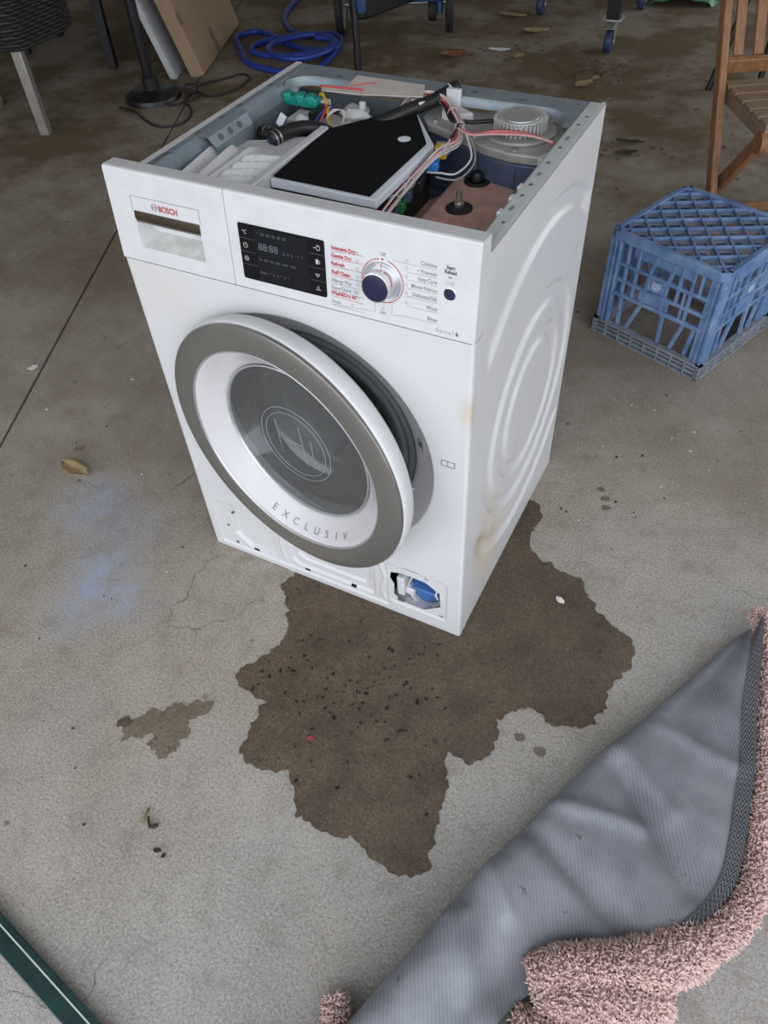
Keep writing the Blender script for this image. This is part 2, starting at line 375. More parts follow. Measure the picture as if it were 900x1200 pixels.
        if smooth is not None and name in ('front_panel', 'detergent_drawer', 'control_fascia'):
            for pg in me.polygons:
                if pg.normal.y < -.9999 or (name != 'front_panel' and pg.area > 1e-3): pg.use_smooth = False
        if label: o['label'] = label
        if kind: o['kind'] = kind
        return o
def thing(name, label, cat, loc, group=None):
    o = bpy.data.objects.new(name, None); COL.objects.link(o); o.location = loc; o.empty_display_size = .05
    o['label'] = label; o['category'] = cat
    if group: o['group'] = group
    WL[o.name] = Vector(loc); return o
def tag(o, label, cat, group=None):
    o['label'] = label; o['category'] = cat
    if group: o['group'] = group
    return o
def struct(o): o['kind'] = 'structure'; return o
def catmull(pts, k=8, closed=False):
    P = [Vector(p) for p in pts]; n = len(P); out = []
    for i in range(n if closed else n - 1):
        p0 = P[i - 1] if (closed or i > 0) else P[0]; p1 = P[i]; p2 = P[(i + 1) % n]; p3 = P[(i + 2) % n] if (closed or i + 2 < n) else P[-1]
        for j in range(k):
            t = j / k
            out.append(.5 * ((2 * p1) + (p2 - p0) * t + (2 * p0 - 5 * p1 + 4 * p2 - p3) * t * t + (3 * p1 - p0 - 3 * p2 + p3) * t ** 3))
    if not closed: out.append(P[-1])
    return out
def arc_poly(cx, cy, r, a0, a1, n): return [(cx + r * math.cos(R(a0 + (a1 - a0) * i / n)), cy + r * math.sin(R(a0 + (a1 - a0) * i / n))) for i in range(n + 1)]
def rrect(x0, y0, x1, y1, r, n=4):
    return arc_poly(x1 - r, y0 + r, r, -90, 0, n) + arc_poly(x1 - r, y1 - r, r, 0, 90, n) + arc_poly(x0 + r, y1 - r, r, 90, 180, n) + arc_poly(x0 + r, y0 + r, r, 180, 270, n)
def text_mb(body, size, O, ex, ey, align='LEFT', bold=0.0, sx=1.0, mbx=None):
    cu = bpy.data.curves.new('lettering', 'FONT'); cu.body = body; cu.size = size; cu.align_x = align; cu.offset = bold; cu.resolution_u = 3
    ob = bpy.data.objects.new('lettering_source', cu); COL.objects.link(ob)
    dg = bpy.context.evaluated_depsgraph_get(); me = bpy.data.meshes.new_from_object(ob.evaluated_get(dg))
    O, ex, ey = map(Vector, (O, ex, ey)); mb = mbx or MB()
    mb.add([O + ex * (v.co.x * sx) + ey * v.co.y for v in me.vertices], [tuple(p.vertices) for p in me.polygons])
    bpy.data.objects.remove(ob); bpy.data.curves.remove(cu); bpy.data.meshes.remove(me)
    return mb
def smst(a, b, x):
    t = max(0.0, min(1.0, (x - a) / (b - a))); return t * t * (3 - 2 * t)
def inpoly(x, y, P):
    c = False; n = len(P)
    for i in range(n):
        x1, y1 = P[i]; x2, y2 = P[i - 1]
        if (y1 > y) != (y2 > y) and x < (x2 - x1) * (y - y1) / (y2 - y1) + x1: c = not c
    return c
def pdist(x, y, P):
    d = 9.0; n = len(P)
    for i in range(n):
        x1, y1 = P[i]; x2, y2 = P[i - 1]; dx, dy = x2 - x1, y2 - y1
        t = max(0, min(1, ((x - x1) * dx + (y - y1) * dy) / (dx * dx + dy * dy + 1e-12)))
        d = min(d, math.hypot(x - x1 - t * dx, y - y1 - t * dy))
    return -d if inpoly(x, y, P) else d

# ------------------------------------------------------------ the garage
JU = -.635                                          # the joint between the two floor slabs
def slab(name, u0, u1, v0, v1, z0, z1, m):
    mb = MB(); mb.box(room((u0 + u1) / 2, (v0 + v1) / 2, (z0 + z1) / 2), (u1 - u0, v1 - v0, z1 - z0), RM); return mb.build(name, m)
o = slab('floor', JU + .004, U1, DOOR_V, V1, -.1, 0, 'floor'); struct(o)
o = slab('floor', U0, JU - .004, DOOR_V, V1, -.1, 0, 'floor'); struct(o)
o = slab('floor_joint_fill', JU - .0039, JU + .0039, DOOR_V, V1, -.1, -.007, 'soil'); struct(o); o.name = 'trim_1'
o = slab('driveway', -14, 14, -16, DOOR_V - .001, -.1, -.004, 'drive'); struct(o)
o = slab('wall_back', U0 - .15, U1 + .15, V1, V1 + .15, -.1, HC + .1, 'wall'); struct(o)
o = slab('wall_left', U0 - .15, U0, DOOR_V, V1, -.1, HC + .1, 'wall'); struct(o)
for (n_, v0_, v1_, z0_, z1_) in (('wall_right', DOOR_V, 1.2, -.1, HC + .1), ('wall_right', 4.6, V1, -.1, HC + .1), ('wall_right', 1.2, 4.6, 2.2, HC + .1)):  # unseen side opening in the right wall, added to brighten the back
    o = slab(n_, U1, U1 + .15, v0_, v1_, z0_, z1_, 'wall'); struct(o)
o = slab('ceiling', U0, U1, DOOR_V, V1, HC, HC + .1, 'ceil'); struct(o)

# ------------------------------------------------------------ the washing machine (its front-left foot is the world origin)
W, D, H = .598, .5557, .8207
wm = thing('washing_machine', 'large white front-loading washer dryer with its lid off and its round door ajar', 'washing machine', (W / 2, D / 2, 0))
# right side sheet with the pressed concentric grooves
def side_depth(y, z):
    cy, cz = .31, .378; dy, dz = y - cy, z - cz; r = math.hypot(dy, dz); a = math.degrees(math.atan2(dz, dy)); d = 0.0
    def groove(r0, w): return max(0.0, 1 - abs(r - r0) / w)
    def prof(q): return smst(0, .55, q)
    d = max(d, prof(groove(.206, .022)), prof(groove(.135, .020)))
    def seg(r0, w, a0, a1):
        t = min(smst(a0 - 4, a0 + 3, a), 1 - smst(a1 - 3, a1 + 4, a)); return prof(groove(r0, w)) * t
    d = max(d, seg(.362, .024, 52, 133))
    if a < 0: d = max(d, seg(.292, .022, -146, -42))
    return d * .0065
mb = MB(); S0 = .034
mb.grid(lambda u, v: (W - .0012 - side_depth(S0 + u * (D - S0), v * H), S0 + u * (D - S0), v * H), 190, 270)
o = mb.build('side_panel', 'enamel_side', wm, smooth=60, label='right side panel pressed with round grooves and a brown rust stain low at the front'); 
MB().box((.0006, (S0 + D) / 2, H / 2), (.0012, D - S0, H)).build('side_panel', 'enamel', wm)
MB().box((W / 2, D - .001, H / 2 - .02), (W - .004, .0012, H - .05)).build('back_panel', 'galv', wm)
MB().box((.003, .30, .55), (.0012, .5, .5)).build('inner_wall', 'galv', wm)
MB().box((W - .0115, .30, .55), (.0012, .5, .5)).build('inner_wall', 'galv', wm)
MB().box((W / 2, .30, .012), (W - .03, .48, .004)).build('base_tray', 'black', wm)

# front sheet with the round door dish
DC = (.295, .428); DR = .246
xa, xb, za, zb = .006, .592, .165, .7085
angs = [2 * math.pi * i / 144 for i in range(144)] + [math.atan2(z - DC[1], x - DC[0]) % (2 * math.pi) for x in (xa, xb) for z in (za, zb)]
angs = sorted(angs)
def rectpt(a):
    c, s = math.cos(a), math.sin(a); t = 9
    if c > 1e-9: t = min(t, (xb - DC[0]) / c)
    if c < -1e-9: t = min(t, (xa - DC[0]) / c)
    if s > 1e-9: t = min(t, (zb - DC[1]) / s)
    if s < -1e-9: t = min(t, (za - DC[1]) / s)
    return (DC[0] + c * t, 0, DC[1] + s * t)
prof = [(DR, 0), (.2445, .0006), (.2425, .0022), (.239, .006), (.229, .015), (.215, .024), (.205, .030), (.199, .034), (.194, .040), (.190, .055)]
vs_, fs_ = [], []; K = len(prof) + 1
for a in angs:
    vs_.append(rectpt(a))
    for r, y in prof: vs_.append((DC[0] + r * math.cos(a), y, DC[1] + r * math.sin(a)))
for i in range(len(angs)):
    j = (i + 1) % len(angs)
    for k in range(K - 1): fs_.append((i * K + k, j * K + k, j * K + k + 1, i * K + k + 1))
mb = MB().add(vs_, fs_)
for sx in (1, -1):                                   # rounded vertical folds at both edges
    pr = [(.592, 0), (.5945, .0006), (.5965, .002), (.5976, .0042), (.598, .007), (.598, .0335), (.5965, .0340)]
    pr = [(x if sx == 1 else W - x, y) for x, y in pr]
    n = len(pr); mb.add([(x, y, z) for z in (0, .7085) for x, y in pr], [(k, k + 1, n + k + 1, n + k) for k in range(n - 1)])
mb.build('front_panel', 'enamel_front', wm, smooth=40, merge=True)
# lower front sheet, its plinth flap missing: pressed recesses, slots and the filter opening
RC1 = [(.067, .150), (.063, .060), (.100, .026), (.168, .028), (.170, .150)]
RC2 = [(.205, .120), (.205, .046), (.225, .030), (.405, .030), (.408, .058), (.408, .120)]
RC3 = [(.222, .115), (.222, .064), (.240, .050), (.385, .050), (.396, .066), (.396, .115)]
FOPEN = [(.447, .130), (.470, .138), (.520, .138), (.552, .118), (.554, .075), (.520, .046), (.470, .046), (.452, .062), (.454, .095), (.445, .112)]
FFR = rrect(.441, .036, .568, .158, .010)
SLOTS = [(.112, .024), (.243, .025), (.356, .029)]
def kick(x, z):
    d = .0035 * smst(.0225, .0245, x) * smst(.0165, .0195, z) * (1 - smst(.436, .444, x)) * (1 - smst(.150, .157, z))
    if .05 < x < .18: d += .007 * smst(.001, -.004, pdist(x, z, RC1)) if False else .007 * (1 - smst(-.004, .001, pdist(x, z, RC1)))
    if .19 < x < .42: d += .005 * (1 - smst(-.004, .001, pdist(x, z, RC2))) + .0045 * (1 - smst(-.004, .001, pdist(x, z, RC3)))
    if .42 < x < .58: d += .0022 * (1 - smst(-.002, .0008, pdist(x, z, FFR)))
    xr = .428 + .004 * math.sin(z * 75); d -= .0030 * max(0, 1 - abs(x - xr) / .0065) * smst(.02, .03, z) * (1 - smst(.14, .15, z))
    xr = .187 + .003 * math.sin(z * 60); d -= .0030 * max(0, 1 - abs(x - xr) / .0065) * smst(.02, .03, z) * (1 - smst(.14, .15, z))
    return d
def kkeep(u, v):
    x, z = xa + u * (xb - xa), v * za
    for sx, sz in SLOTS:
        if abs(x - sx) < .0065 and abs(z - sz) < .0030: return False
    if .44 < x < .56 and inpoly(x, z, FOPEN): return False
    return True
def kpt(u, v):
    x, z = xa + u * (xb - xa), v * za
    if .43 < x < .57 and abs(pdist(x, z, FOPEN)) < .0013:
        best = None
        for i in range(len(FOPEN)):
            a_, b_ = Vector(FOPEN[i - 1]), Vector(FOPEN[i]); d_ = b_ - a_; t_ = max(0, min(1, (Vector((x, z)) - a_).dot(d_) / d_.length_squared)); q_ = a_ + d_ * t_
            if best is None or (q_ - Vector((x, z))).length < best[0]: best = ((q_ - Vector((x, z))).length, q_)
        x, z = best[1]
    return (x, kick(x, z), z)
mb = MB().grid(kpt, 326, 92, kkeep)
mb.build('lower_front_panel', 'enamel_front', wm, smooth=50, label='lower front panel with open filter hatch, its cover missing')
MB().box((W / 2, .012, .0015), (W - .012, .024, .003)).build('bottom_flange', 'enamel', wm)
for hx, hz, r in ((.049, .079, .0030), (.062, .028, .0038), (.067, .124, .0036), (.557, .047, .0040), (.525, .151, .0034)):
    MB().lathe([(0, -.0022), (r * .6, -.0022), (r, -.0012), (r, .004)], (hx, kick(hx, hz), hz), (1, 0, 0), (0, 0, 1), (0, 1, 0), 12).build('panel_hole_screw', 'satin' if hx > .5 else 'seam', wm, smooth=40)  # dark discs paint the shade of open holes, satin ones are screws
MB().prism([(.444, .040), (.556, .040), (.556, .112), (.52, .122), (.47, .120), (.444, .110)], (0, .058, 0), (1, 0, 0), (0, 0, 1), (0, 1, 0), 0, .003).build('filter_tray', 'plastic_white', wm)
# filter behind the hatch
mb = MB().lathe([(.047, .035), (.044, .020), (.040, .010), (.0375, .0105), (.036, .020), (.036, .07)], (.512, .017, .076), (1, 0, 0), (0, .25, .968), (0, .968, -.25), 40)
fh = mb.build('filter_housing', 'plastic_white', wm, smooth=50)
mb = MB().lathe([(0, .016), (.028, .016), (.0335, .019), (.035, .026), (.035, .06)], (.512, .017, .076), (1, 0, 0), (0, .25, .968), (0, .968, -.25), 40)
fc = mb.build('filter_cap', 'filterblue', wm, smooth=50, label='round blue drain filter cap')
MB().box((.512, .0285, .077), (.060, .016, .010), Matrix.Rotation(.25, 3, 'X')).build('grip_bar', 'filterblue', fc, bevel=.003)
mb = MB(); mb.box((.462, .024, .078), (.018, .026, .056)); mb.box((.474, .030, .060), (.030, .022, .020)); mb.build('filter_bracket', 'plastic_white', wm, bevel=.004)
MB().tube([(.540, .004, .127), (.545, .006, .118), (.543, .004, .105), (.548, .003, .096)], .0022, 8).build('retaining_clip', 'plastic_white', wm, smooth=True)
mb = MB(); mb.add([(.440, .060, .030), (.560, .060, .030), (.560, .0045, .044), (.440, .0045, .044), (.440, .060, .027), (.560, .060, .027), (.560, .0045, .041), (.440, .0045, .041)], [(0, 1, 2, 3), (4, 7, 6, 5), (0, 4, 5, 1), (2, 6, 7, 3)])
mb.build('drip_tray', 'plastic_white', wm)
MB().box((.468, .0015, .050), (.014, .004, .006)).build('latch_slot', 'seam', wm)
mb = text_mb('POMPE FILTER', .0062, (.478, -.0004, .158), (1, 0, 0), (0, 0, 1), sx=.8) if False else MB().b2((.478, -.0004, .160), (.508, -.0001, .1615))
mb.build('embossed_line', 'print_grey', wm)

# door latch and printed book symbol
LM_ = Matrix.Rotation(R(-33), 3, 'Z')
lt = MB().box((.5085, .0205, .4785), (.018, .0040, .018), LM_).build('door_latch', 'satin', wm, bevel=.001)
MB().box((.5080, .0192, .4780), (.009, .0022, .008), LM_).build('latch_mouth', 'seam', lt)
mb = MB()
for a, b in (((.552, .470), (.5535, .481)), ((.563, .468), (.564, .479)), ((.5745, .470), (.576, .481)), ((.552, .4795), (.564, .481)), ((.563, .4795), (.576, .481)), ((.552, .4685), (.564, .470)), ((.563, .4685), (.576, .470))):
    mb.b2((a[0], -.0004, a[1]), (b[0], -.0001, b[1]))
mb.build('book_symbol', 'print_grey', wm)

# gasket and drum
AX = dict(ex=(1, 0, 0), ey=(0, 0, 1), ez=(0, 1, 0))
MB().lathe([(.192, .050), (.194, .039), (.190, .034), (.184, .034), (.180, .038), (.176, .034), (.168, .036), (.158, .044), (.146, .050), (.142, .058), (.150, .066), (.146, .078), (.150, .090), (.160, .096), (.160, .106), (.190, .112)], (DC[0], 0, DC[1]), n=96, **AX).build('door_gasket', 'rubber', wm, smooth=60)
drum = MB().lathe([(.170, .108), (.235, .118), (.240, .125), (.240, .40), (.225, .41), (.10, .40), (0, .395)], (DC[0], 0, DC[1]), n=72, **AX).build('drum', 'drum', wm, smooth=40)
for k in range(3):
    a = R(20 + 120 * k); c, s = math.cos(a), math.sin(a)
    mb = MB(); bx = []
    for y in (.14, .38):
        for r, t in ((.239, -.035), (.239, .035), (.19, .008), (.19, -.008)):
            bx.append((DC[0] + c * r - s * t, y, DC[1] + s * r + c * t))
    mb.hexa(bx).build('drum_paddle', 'drum', drum, bevel=.006)
mb = MB()
for iy in range(9):
    for k in range(22):
        a = 2 * math.pi * (k + .5 * (iy % 2)) / 22; c, s = math.cos(a), math.sin(a); y = .15 + iy * .028
        o_ = Vector((DC[0] + c * .2385, y, DC[1] + s * .2385)); t1 = Vector((-s, 0, c)); t2 = Vector((0, 1, 0))
        mb.add([o_ + (t1 * math.cos(q) + t2 * math.sin(q)) * .0035 for q in [2 * math.pi * z / 6 for z in range(6)]], [tuple(range(6))])
mb.build('drum_perforation', 'seam', drum, kind='stuff')
MB().lathe([(.200, .112), (.262, .120), (.266, .14), (.266, .43), (.25, .445), (0, .45)], (DC[0], 0, DC[1]), n=64, **AX).build('tub', 'tub', wm, smooth=40)

# the door, hinged on the left and standing about nine degrees open
TH = R(9.3); HY = -.020; RD = .250
ea = Vector((math.cos(TH), -math.sin(TH), 0)); eb = Vector((0, 0, 1)); en = Vector((-math.sin(TH), -math.cos(TH), 0))
DO = Vector((.287, HY - RD * math.sin(TH), .434))
DX = dict(ex=ea, ey=eb, ez=en)
door = MB().lathe([(.205, -.004), (.2445, -.0035), (.2485, -.0055), (.2505, -.010), (.2500, -.020), (.246, -.034), (.238, -.042), (.215, -.046), (.178, -.048), (.172, -.044)], DO, n=128, **DX).build('door', 'plastic_white', wm, smooth=50, label='white round porthole door with a broad warm grey front ring')
MB().lathe([(.2020, -.004), (.2020, .0005), (.2035, .0020), (.222, .0028), (.2440, .0016), (.2465, .0002), (.2475, -.003), (.2470, -.006)], DO, n=128, **DX).build('front_ring', 'ringgrey', door, smooth=40)
MB().lathe([(.2022, .0012), (.2010, .0020), (.1990, .0012), (.1985, -.001)], DO, n=128, **DX).build('trim_ring', 'satin', door, smooth=60)
MB().lathe([(.2000, -.0005), (.197, -.0015), (.190, -.007), (.165, -.030), (.1575, -.036), (.1555, -.040)], DO, n=128, **DX).build('window_surround', 'cone', door, smooth=60)
MB().lathe([(.1570, -.0345), (.1545, -.0335), (.1525, -.036), (.1525, -.040)], DO, n=128, **DX).build('window_rim', 'satin', door, smooth=60)
MB().lathe([(.1535, -.037), (.151, -.050), (.146, -.075), (.138, -.094), (.122, -.108), (.095, -.115), (.05, -.119), (0, -.120)], DO, n=96, **DX).build('window_bowl', 'glass', door, smooth=True, recalc=False)
MB().lathe([(.1540, -.0372), (.10, -.0368), (0, -.0364)], DO, n=96, **DX).build('window_pane', 'glass', door, smooth=True, recalc=False)
mb = MB()
for r in (.066, .077):
    mb.tube([DO + ea * (r * math.cos(t)) + eb * (r * math.sin(t)) - en * .0352 for t in [2 * math.pi * i / 48 for i in range(48)]], .0005, 6, True)
for p, q in (((-.040, .040), (-.034, -.035)), ((.012, .046), (.022, -.04)), ((-.036, .004), (.016, .004)), ((.036, .026), (.040, -.026))):
    mb.rod(DO + ea * p[0] + eb * p[1] - en * .0352, DO + ea * q[0] + eb * q[1] - en * .0352, .0005, 6)
mb.build('moulded_window_mark', 'etch', door, smooth=True)
mb = MB()                                            # lettering set along an arc at the foot of the surround
for i, chx in enumerate('EXCLUSIV'):
    a = R(-109.5 + i * 8.05); rad = .1885
    tdir = ea * -math.sin(a) + eb * math.cos(a); rdir = (ea * math.cos(a) + eb * math.sin(a))
    sl = (rdir * -.025 + en * -.023).normalized()
    O = DO + rdir * (rad) + en * -.0072 - sl * 0.0
    text_mb(chx, .0205, O + sl * 0.001, tdir, sl, 'CENTER', bold=-.0001, mbx=mb)
mb.build('lettering', 'print_grey', door, recalc=False)
MB().box(DO - ea * .243 - en * .034, (.02, .03, .10), Matrix.Rotation(-TH, 3, 'Z')).build('hinge', 'satin', door, bevel=.003)
MB().beam(DO + ea * .215 - en * .046, DO + ea * .222 - en * .066, .014, .004).build('latch_hook', 'satin', door, bevel=.001)

# control fascia: local plane leaning back a little
SL = .0857; eyf = Vector((0, SL, 1)).normalized(); ezf = Vector((0, -1, SL)).normalized()
def F(x, z, d=0.0): return Vector((x, (z - .709) * SL, z)) + ezf * d
ZB, ZT = .7095, .8455
def fascia_profile(): return [(ZB, 0)]
def fascia(name, x0, x1, holes, m, label=None):
    mb = MB(); r = .004
    pts = [(ZB - .709) * SL]
    prof = [(0.0405, ZB), ((ZB - .709) * SL, ZB), ((ZT - .709) * SL, ZT), ((ZT - .709) * SL + .0012, ZT + .0028), ((ZT - .709) * SL + .004, ZT + .0040), (.0260, ZT + .0040), (.0268, ZT + .0030), (.0395, ZT + .0030), (.0405, ZT + .0020), (.0405, ZB)]
    xs = sorted({x0, x1} | {h[0] for h in holes} | {h[1] for h in holes}); zs = sorted({ZB, ZT} | {h[2] for h in holes} | {h[3] for h in holes})
    for i in range(len(xs) - 1):
        for k in range(len(zs) - 1):
            cx, cz = (xs[i] + xs[i + 1]) / 2, (zs[k] + zs[k + 1]) / 2
            if any(h[0] < cx < h[1] and h[2] < cz < h[3] for h in holes): continue
            mb.add([F(xs[i], zs[k]), F(xs[i + 1], zs[k]), F(xs[i + 1], zs[k + 1]), F(xs[i], zs[k + 1])], [(0, 1, 2, 3)])
    q = prof[2:] ; n = len(q)
    mb.add([(x, y, z) for x in (x0, x1) for y, z in q], [(k, k + 1, n + k + 1, n + k) for k in range(n - 1)])
    mb.add([(x, y, ZB) for x in (x0, x1) for y in (.0405, 0.0)], [(0, 1, 3, 2)])
    for x in (x0, x1): mb.add([(x, y, z) for y, z in prof[:-1]], [tuple(range(len(prof) - 1))])
    return mb.build(name, m, wm, smooth=30, label=label, merge=True)
HX0, HX1, HZ0, HZ1 = .0438, .1648, .7335, .7905
dr = fascia('detergent_drawer', .0, .2144, [(HX0, HX1, HZ0, HZ1)], 'plastic_white', 'white detergent drawer front with a recessed pull')
cf = fascia('control_fascia', .2154, W, [], 'plastic_white', 'white control fascia with printed programme names')
MB().b2((.2140, .013, ZB), (.2158, .039, ZT - .004)).build('fascia_seam', 'seam', wm)
MB().b2((.002, .002, .7082), (W - .002, .036, .7096)).build('fascia_seam', 'seam', wm)
mb = MB()                                            # drawer pull recess
bk = .030
a, b, c, d = F(HX0, HZ0), F(HX1, HZ0), F(HX1, HZ1), F(HX0, HZ1)
ins = ezf * -bk
e, f_, g, h_ = F(HX0 + .006, HZ0 + .016, -bk), F(HX1 - .004, HZ0 + .016, -bk), F(HX1 - .004, HZ1, -bk), F(HX0 + .006, HZ1, -bk)
l0, l1 = F(HX0 + .004, HZ0 + .020, -bk * .72), F(HX1 - .003, HZ0 + .020, -bk * .72)
mb.add([a, b, f_, e, g, h_, c, d], [(3, 2, 4, 5), (0, 3, 5, 7), (1, 6, 4, 2), (7, 5, 4, 6)])
mb.build('pull_recess', 'plastic_white', dr)
MB().add([a, b, f_, e], [(0, 1, 2, 3)]).build('recess_floor', 'plastic_dirty', dr)
MB().b2(F(HX0 + .006, HZ0 + .022, -bk + .006), F(HX1 - .004, HZ0 + .034, -bk + .002)).build('recess_ledge', 'plastic_white', dr, bevel=.002)
mb = MB(); vs2 = []
for i in range(13):
    t = i / 12; x = HX0 + t * (HX1 - HX0)
    for zz, dd in ((HZ1, .0002), (HZ1 - .009, .0010), (HZ1 - .0175, -.0010), (HZ1 - .0185, -.004)): vs2.append(F(x, zz, dd + .0006 * math.sin(t * math.pi)))
mb.add(vs2, [(i * 4 + k, i * 4 + 4 + k, i * 4 + 5 + k, i * 4 + 1 + k) for i in range(12) for k in range(3)])
mb.build('grip_strip', 'darkchrome', dr, smooth=True, label='dark mirror-finish strip over the pull')
mb = MB()
for (p, q) in (((.0421, .8118), (.1672, .8124)), ((.0421, .7905), (.0426, .8122)), ((.1667, .7905), (.1672, .8122))): mb.hexa([F(p[0], p[1], 0), F(q[0], p[1], 0), F(q[0], q[1], 0), F(p[0], q[1], 0), F(p[0], p[1], .0003), F(q[0], p[1], .0003), F(q[0], q[1], .0003), F(p[0], q[1], .0003)])
mb.build('label_outline', 'disp_dim', dr)
ex = Vector((1, 0, 0)); fl = F(0, .709, .0004) - Vector((0, 0, .709))
def ftext(s, size, x, z, align='LEFT', bold=.0, sx=1.0, mbx=None): return text_mb(s, size, F(x, z, .0004), ex, eyf, align, bold, sx, mbx)
ftext('BOSCH', .0125, .0925, .7964, bold=.00035, sx=.86).build('lettering', 'print_red', dr, recalc=False)
def fring(mb, x, z, r, w, n=40, a0=0.0, a1=360.0, d=.0005):
    return mb.lathe([(r - w, 0), (r, 0)], F(x, z, d), ex, eyf, ezf, n, a0=R(a0), a1=R(a1) if a1 - a0 < 360 else R(a0) + 2 * math.pi)
def fbar(mb, x0, z0, x1, z1, w=.0005, d=.0004):
    p, q = F(x0, z0, d), F(x1, z1, d); t = (q - p).normalized(); s = ezf.cross(t) * (w / 2)
    return mb.add([p - s, q - s, q + s, p + s], [(0, 1, 2, 3)])
mb = MB(); fring(mb, .0852, .8010, .0058, .0007)
for sx in (-1, 1): fring(mb, .0852 + sx * .0, .8010, .0040, .0007, 16, 100 if sx < 0 else -80, 260 if sx < 0 else 80)
fbar(mb, .0852 - .0026, .8010, .0852 + .0026, .8010, .0008); fbar(mb, .0826, .7980, .0826, .8040, .0008); fbar(mb, .0878, .7980, .0878, .8040, .0008)
mb.build('round_emblem', 'print_grey', dr, recalc=False)

# display
dp = MB().prism(rrect(0, 0, .1400, .0830, .003), F(.2338, .7255, .0), ex, eyf, ezf, -.001, .0012).build('display', 'disp', wm, bevel=.0004, label='black glossy display with touch buttons down both sides')
MB().prism(rrect(0, 0, .0850, .0775, .001), F(.2622, .7283, .0012), ex, eyf, ezf, 0, .0003).build('display_window', 'disp_in', dp)
def dtext(s, size, x, z, m='disp_dim', **k): text_mb(s, size, F(x, z, .0018), ex, eyf, **k).build('display_marking', m, dp, recalc=False)
dtext('88:88', .0150, .2655, .7745, bold=.0001); dtext('%  0  h  :  *  *', .006, .306, .7745)
dtext('*  60  50  45  40  30', .0058, .266, .7960); dtext('20  400  600  800  1000  1400', .0050, .2645, .7585); dtext('Auto  *  o  o  *  o  *', .0060, .264, .7390)
def dmark(fn, m='disp_white'):
    mb = MB(); fn(mb); mb.build('button_symbol', m, dp, recalc=False)
dtext('\u00b0C', .0075, .2445, .7940, 'disp_white', align='CENTER')
dmark(lambda b: (fring(b, .2440, .7770, .0038, .0006, 20, d=.0018), fbar(b, .2440, .7770, .2440, .7798, .0005, .0018), fbar(b, .2440, .7770, .2462, .7770, .0005, .0018)))
dmark(lambda b: (fring(b, .2432, .7575, .0036, .0006, 20, d=.0018), fring(b, .2432, .7575, .0015, .0005, 14, d=.0018)))
dmark(lambda b: (fring(b, .3645, .7962, .0032, .0006, 20, d=.0018), fbar(b, .357, .7962, .361, .7962, .0008, .0018), fbar(b, .362, .800, .367, .800, .0008, .0018)))
dmark(lambda b: (fbar(b, .3615, .7735, .3615, .7800, .0040, .0018), fring(b, .363, .7765, .0032, .0006, 16, d=.0018)))
dmark(lambda b: (fbar(b, .3575, .7585, .3645, .7585, .0008, .0018), fring(b, .361, .7578, .0030, .0008, 16, 180, 360, d=.0018)))
dmark(lambda b: (fring(b, .361, .7385, .0030, .0008, 3, 90, 450, d=.0018), fbar(b, .357, .7350, .365, .7350, .0008, .0018)))
mb = MB()
for z in (.7870, .7675, .7485): fbar(mb, .2345, z, .2605, z, .0004, .0014); fbar(mb, .3495, z, .3735, z, .0004, .0014)
mb.build('button_divider', 'disp_dim', dp, recalc=False, kind='stuff')

# programme names
def item(s, x, z, m, size=.0078, align='LEFT', bold=.00012, sx=.86): ftext(s, size, x, z, align, bold, sx).build('lettering', m, cf, recalc=False)
left = [('Intensive Dry', .7991, 'print_red'), ('Gentle Dry', .7882, 'print_red'), ('Refresh', .7767, 'print_red'), ('Fluff Clean', .7642, 'print_red'), ('Allergy Plus', .7523, 'print_grey'), ("SuperQuick 15'", .7415, 'print_grey'), ("Wash&Dry 60'", .7332, 'print_red'), ('Drain', .7203, 'print_grey')]
for i, (s, z, m) in enumerate(left): item(s, .3845 - i * .0006, z, m, bold=.00022 if m == 'print_red' else .00004)
right = [('Cottons', .8047), ('+ Prewash', .7933), ('Easy-Care', .7827), ('Mixed Fabrics', .7709), ('Delicates/Silk', .7590), ('Wool', .7451), ('Rinse', .7295)]
for i, (s, z) in enumerate(right): item(s, .5392 + i * .0006, z, 'print_grey', align='RIGHT', bold=.00004)
item('Start', .5581, .8070, 'print_black', .0070, 'CENTER', .0002); item('Reload', .5581, .8010, 'print_black', .0070, 'CENTER', .0002)
item('Off', .4625, .8052, 'print_grey', .0070, 'CENTER', 0); item('Spin', .4622, .7222, 'print_grey', .0070, 'CENTER', 0)
item('S e r i e', .5415, .7158, 'print_grey', .0080, bold=0); item('6', .5702, .7160, 'print_black', .0085, bold=.0003)
mb = MB(); rb = MB()
for i, (s, z, m) in enumerate(left):
    fbar(rb if m == 'print_red' else mb, .3845 - i * .0006, z - .0026, .4315, z - .0024 + .0006 * (3.5 - i), .0005)
for i, (s, z) in enumerate(right): fbar(mb, .497, z - .0026, .5395 + i * .0006, z - .0024, .0004)
fbar(mb, .4760, .8022, .497, .8020, .0004); fbar(mb, .4496, .7225, .4496, .7380, .0004); fbar(mb, .3833, .7180, .4496, .7225, .0004); fbar(mb, .4755, .7238, .4755, .7390, .0004); fbar(mb, .4755, .7238, .497, .7268, .0004); fbar(mb, .5660, .7150, .5660, .7235, .0004)
fbar(mb, .5555, .7962, .5605, .7962, .0018)
mb.build('programme_line', 'print_grey', cf, recalc=False); rb.build('programme_line', 'print_red', cf, recalc=False)
mb = MB()
for i, z in enumerate((.801, .790, .7785, .767, .756, .744, .736)): fring(mb, .4235, z, .0020, .0004, 12)
for i, z in enumerate((.8065, .7955, .7845, .773, .761, .7475)): fring(mb, .4965 + (i % 2) * .0005, z, .0023, .0004, 4 + i)
fring(mb, .4620, .7305, .0019, .0004, 12); fring(mb, .414, .7240, .0019, .0005, 8)
fring(mb, .5555, .7885, .0034, .0005, 3, 0, 360); fbar(mb, .5605, .7862, .5605, .7912, .0006); fbar(mb, .5625, .7862, .5625, .7912, .0006)
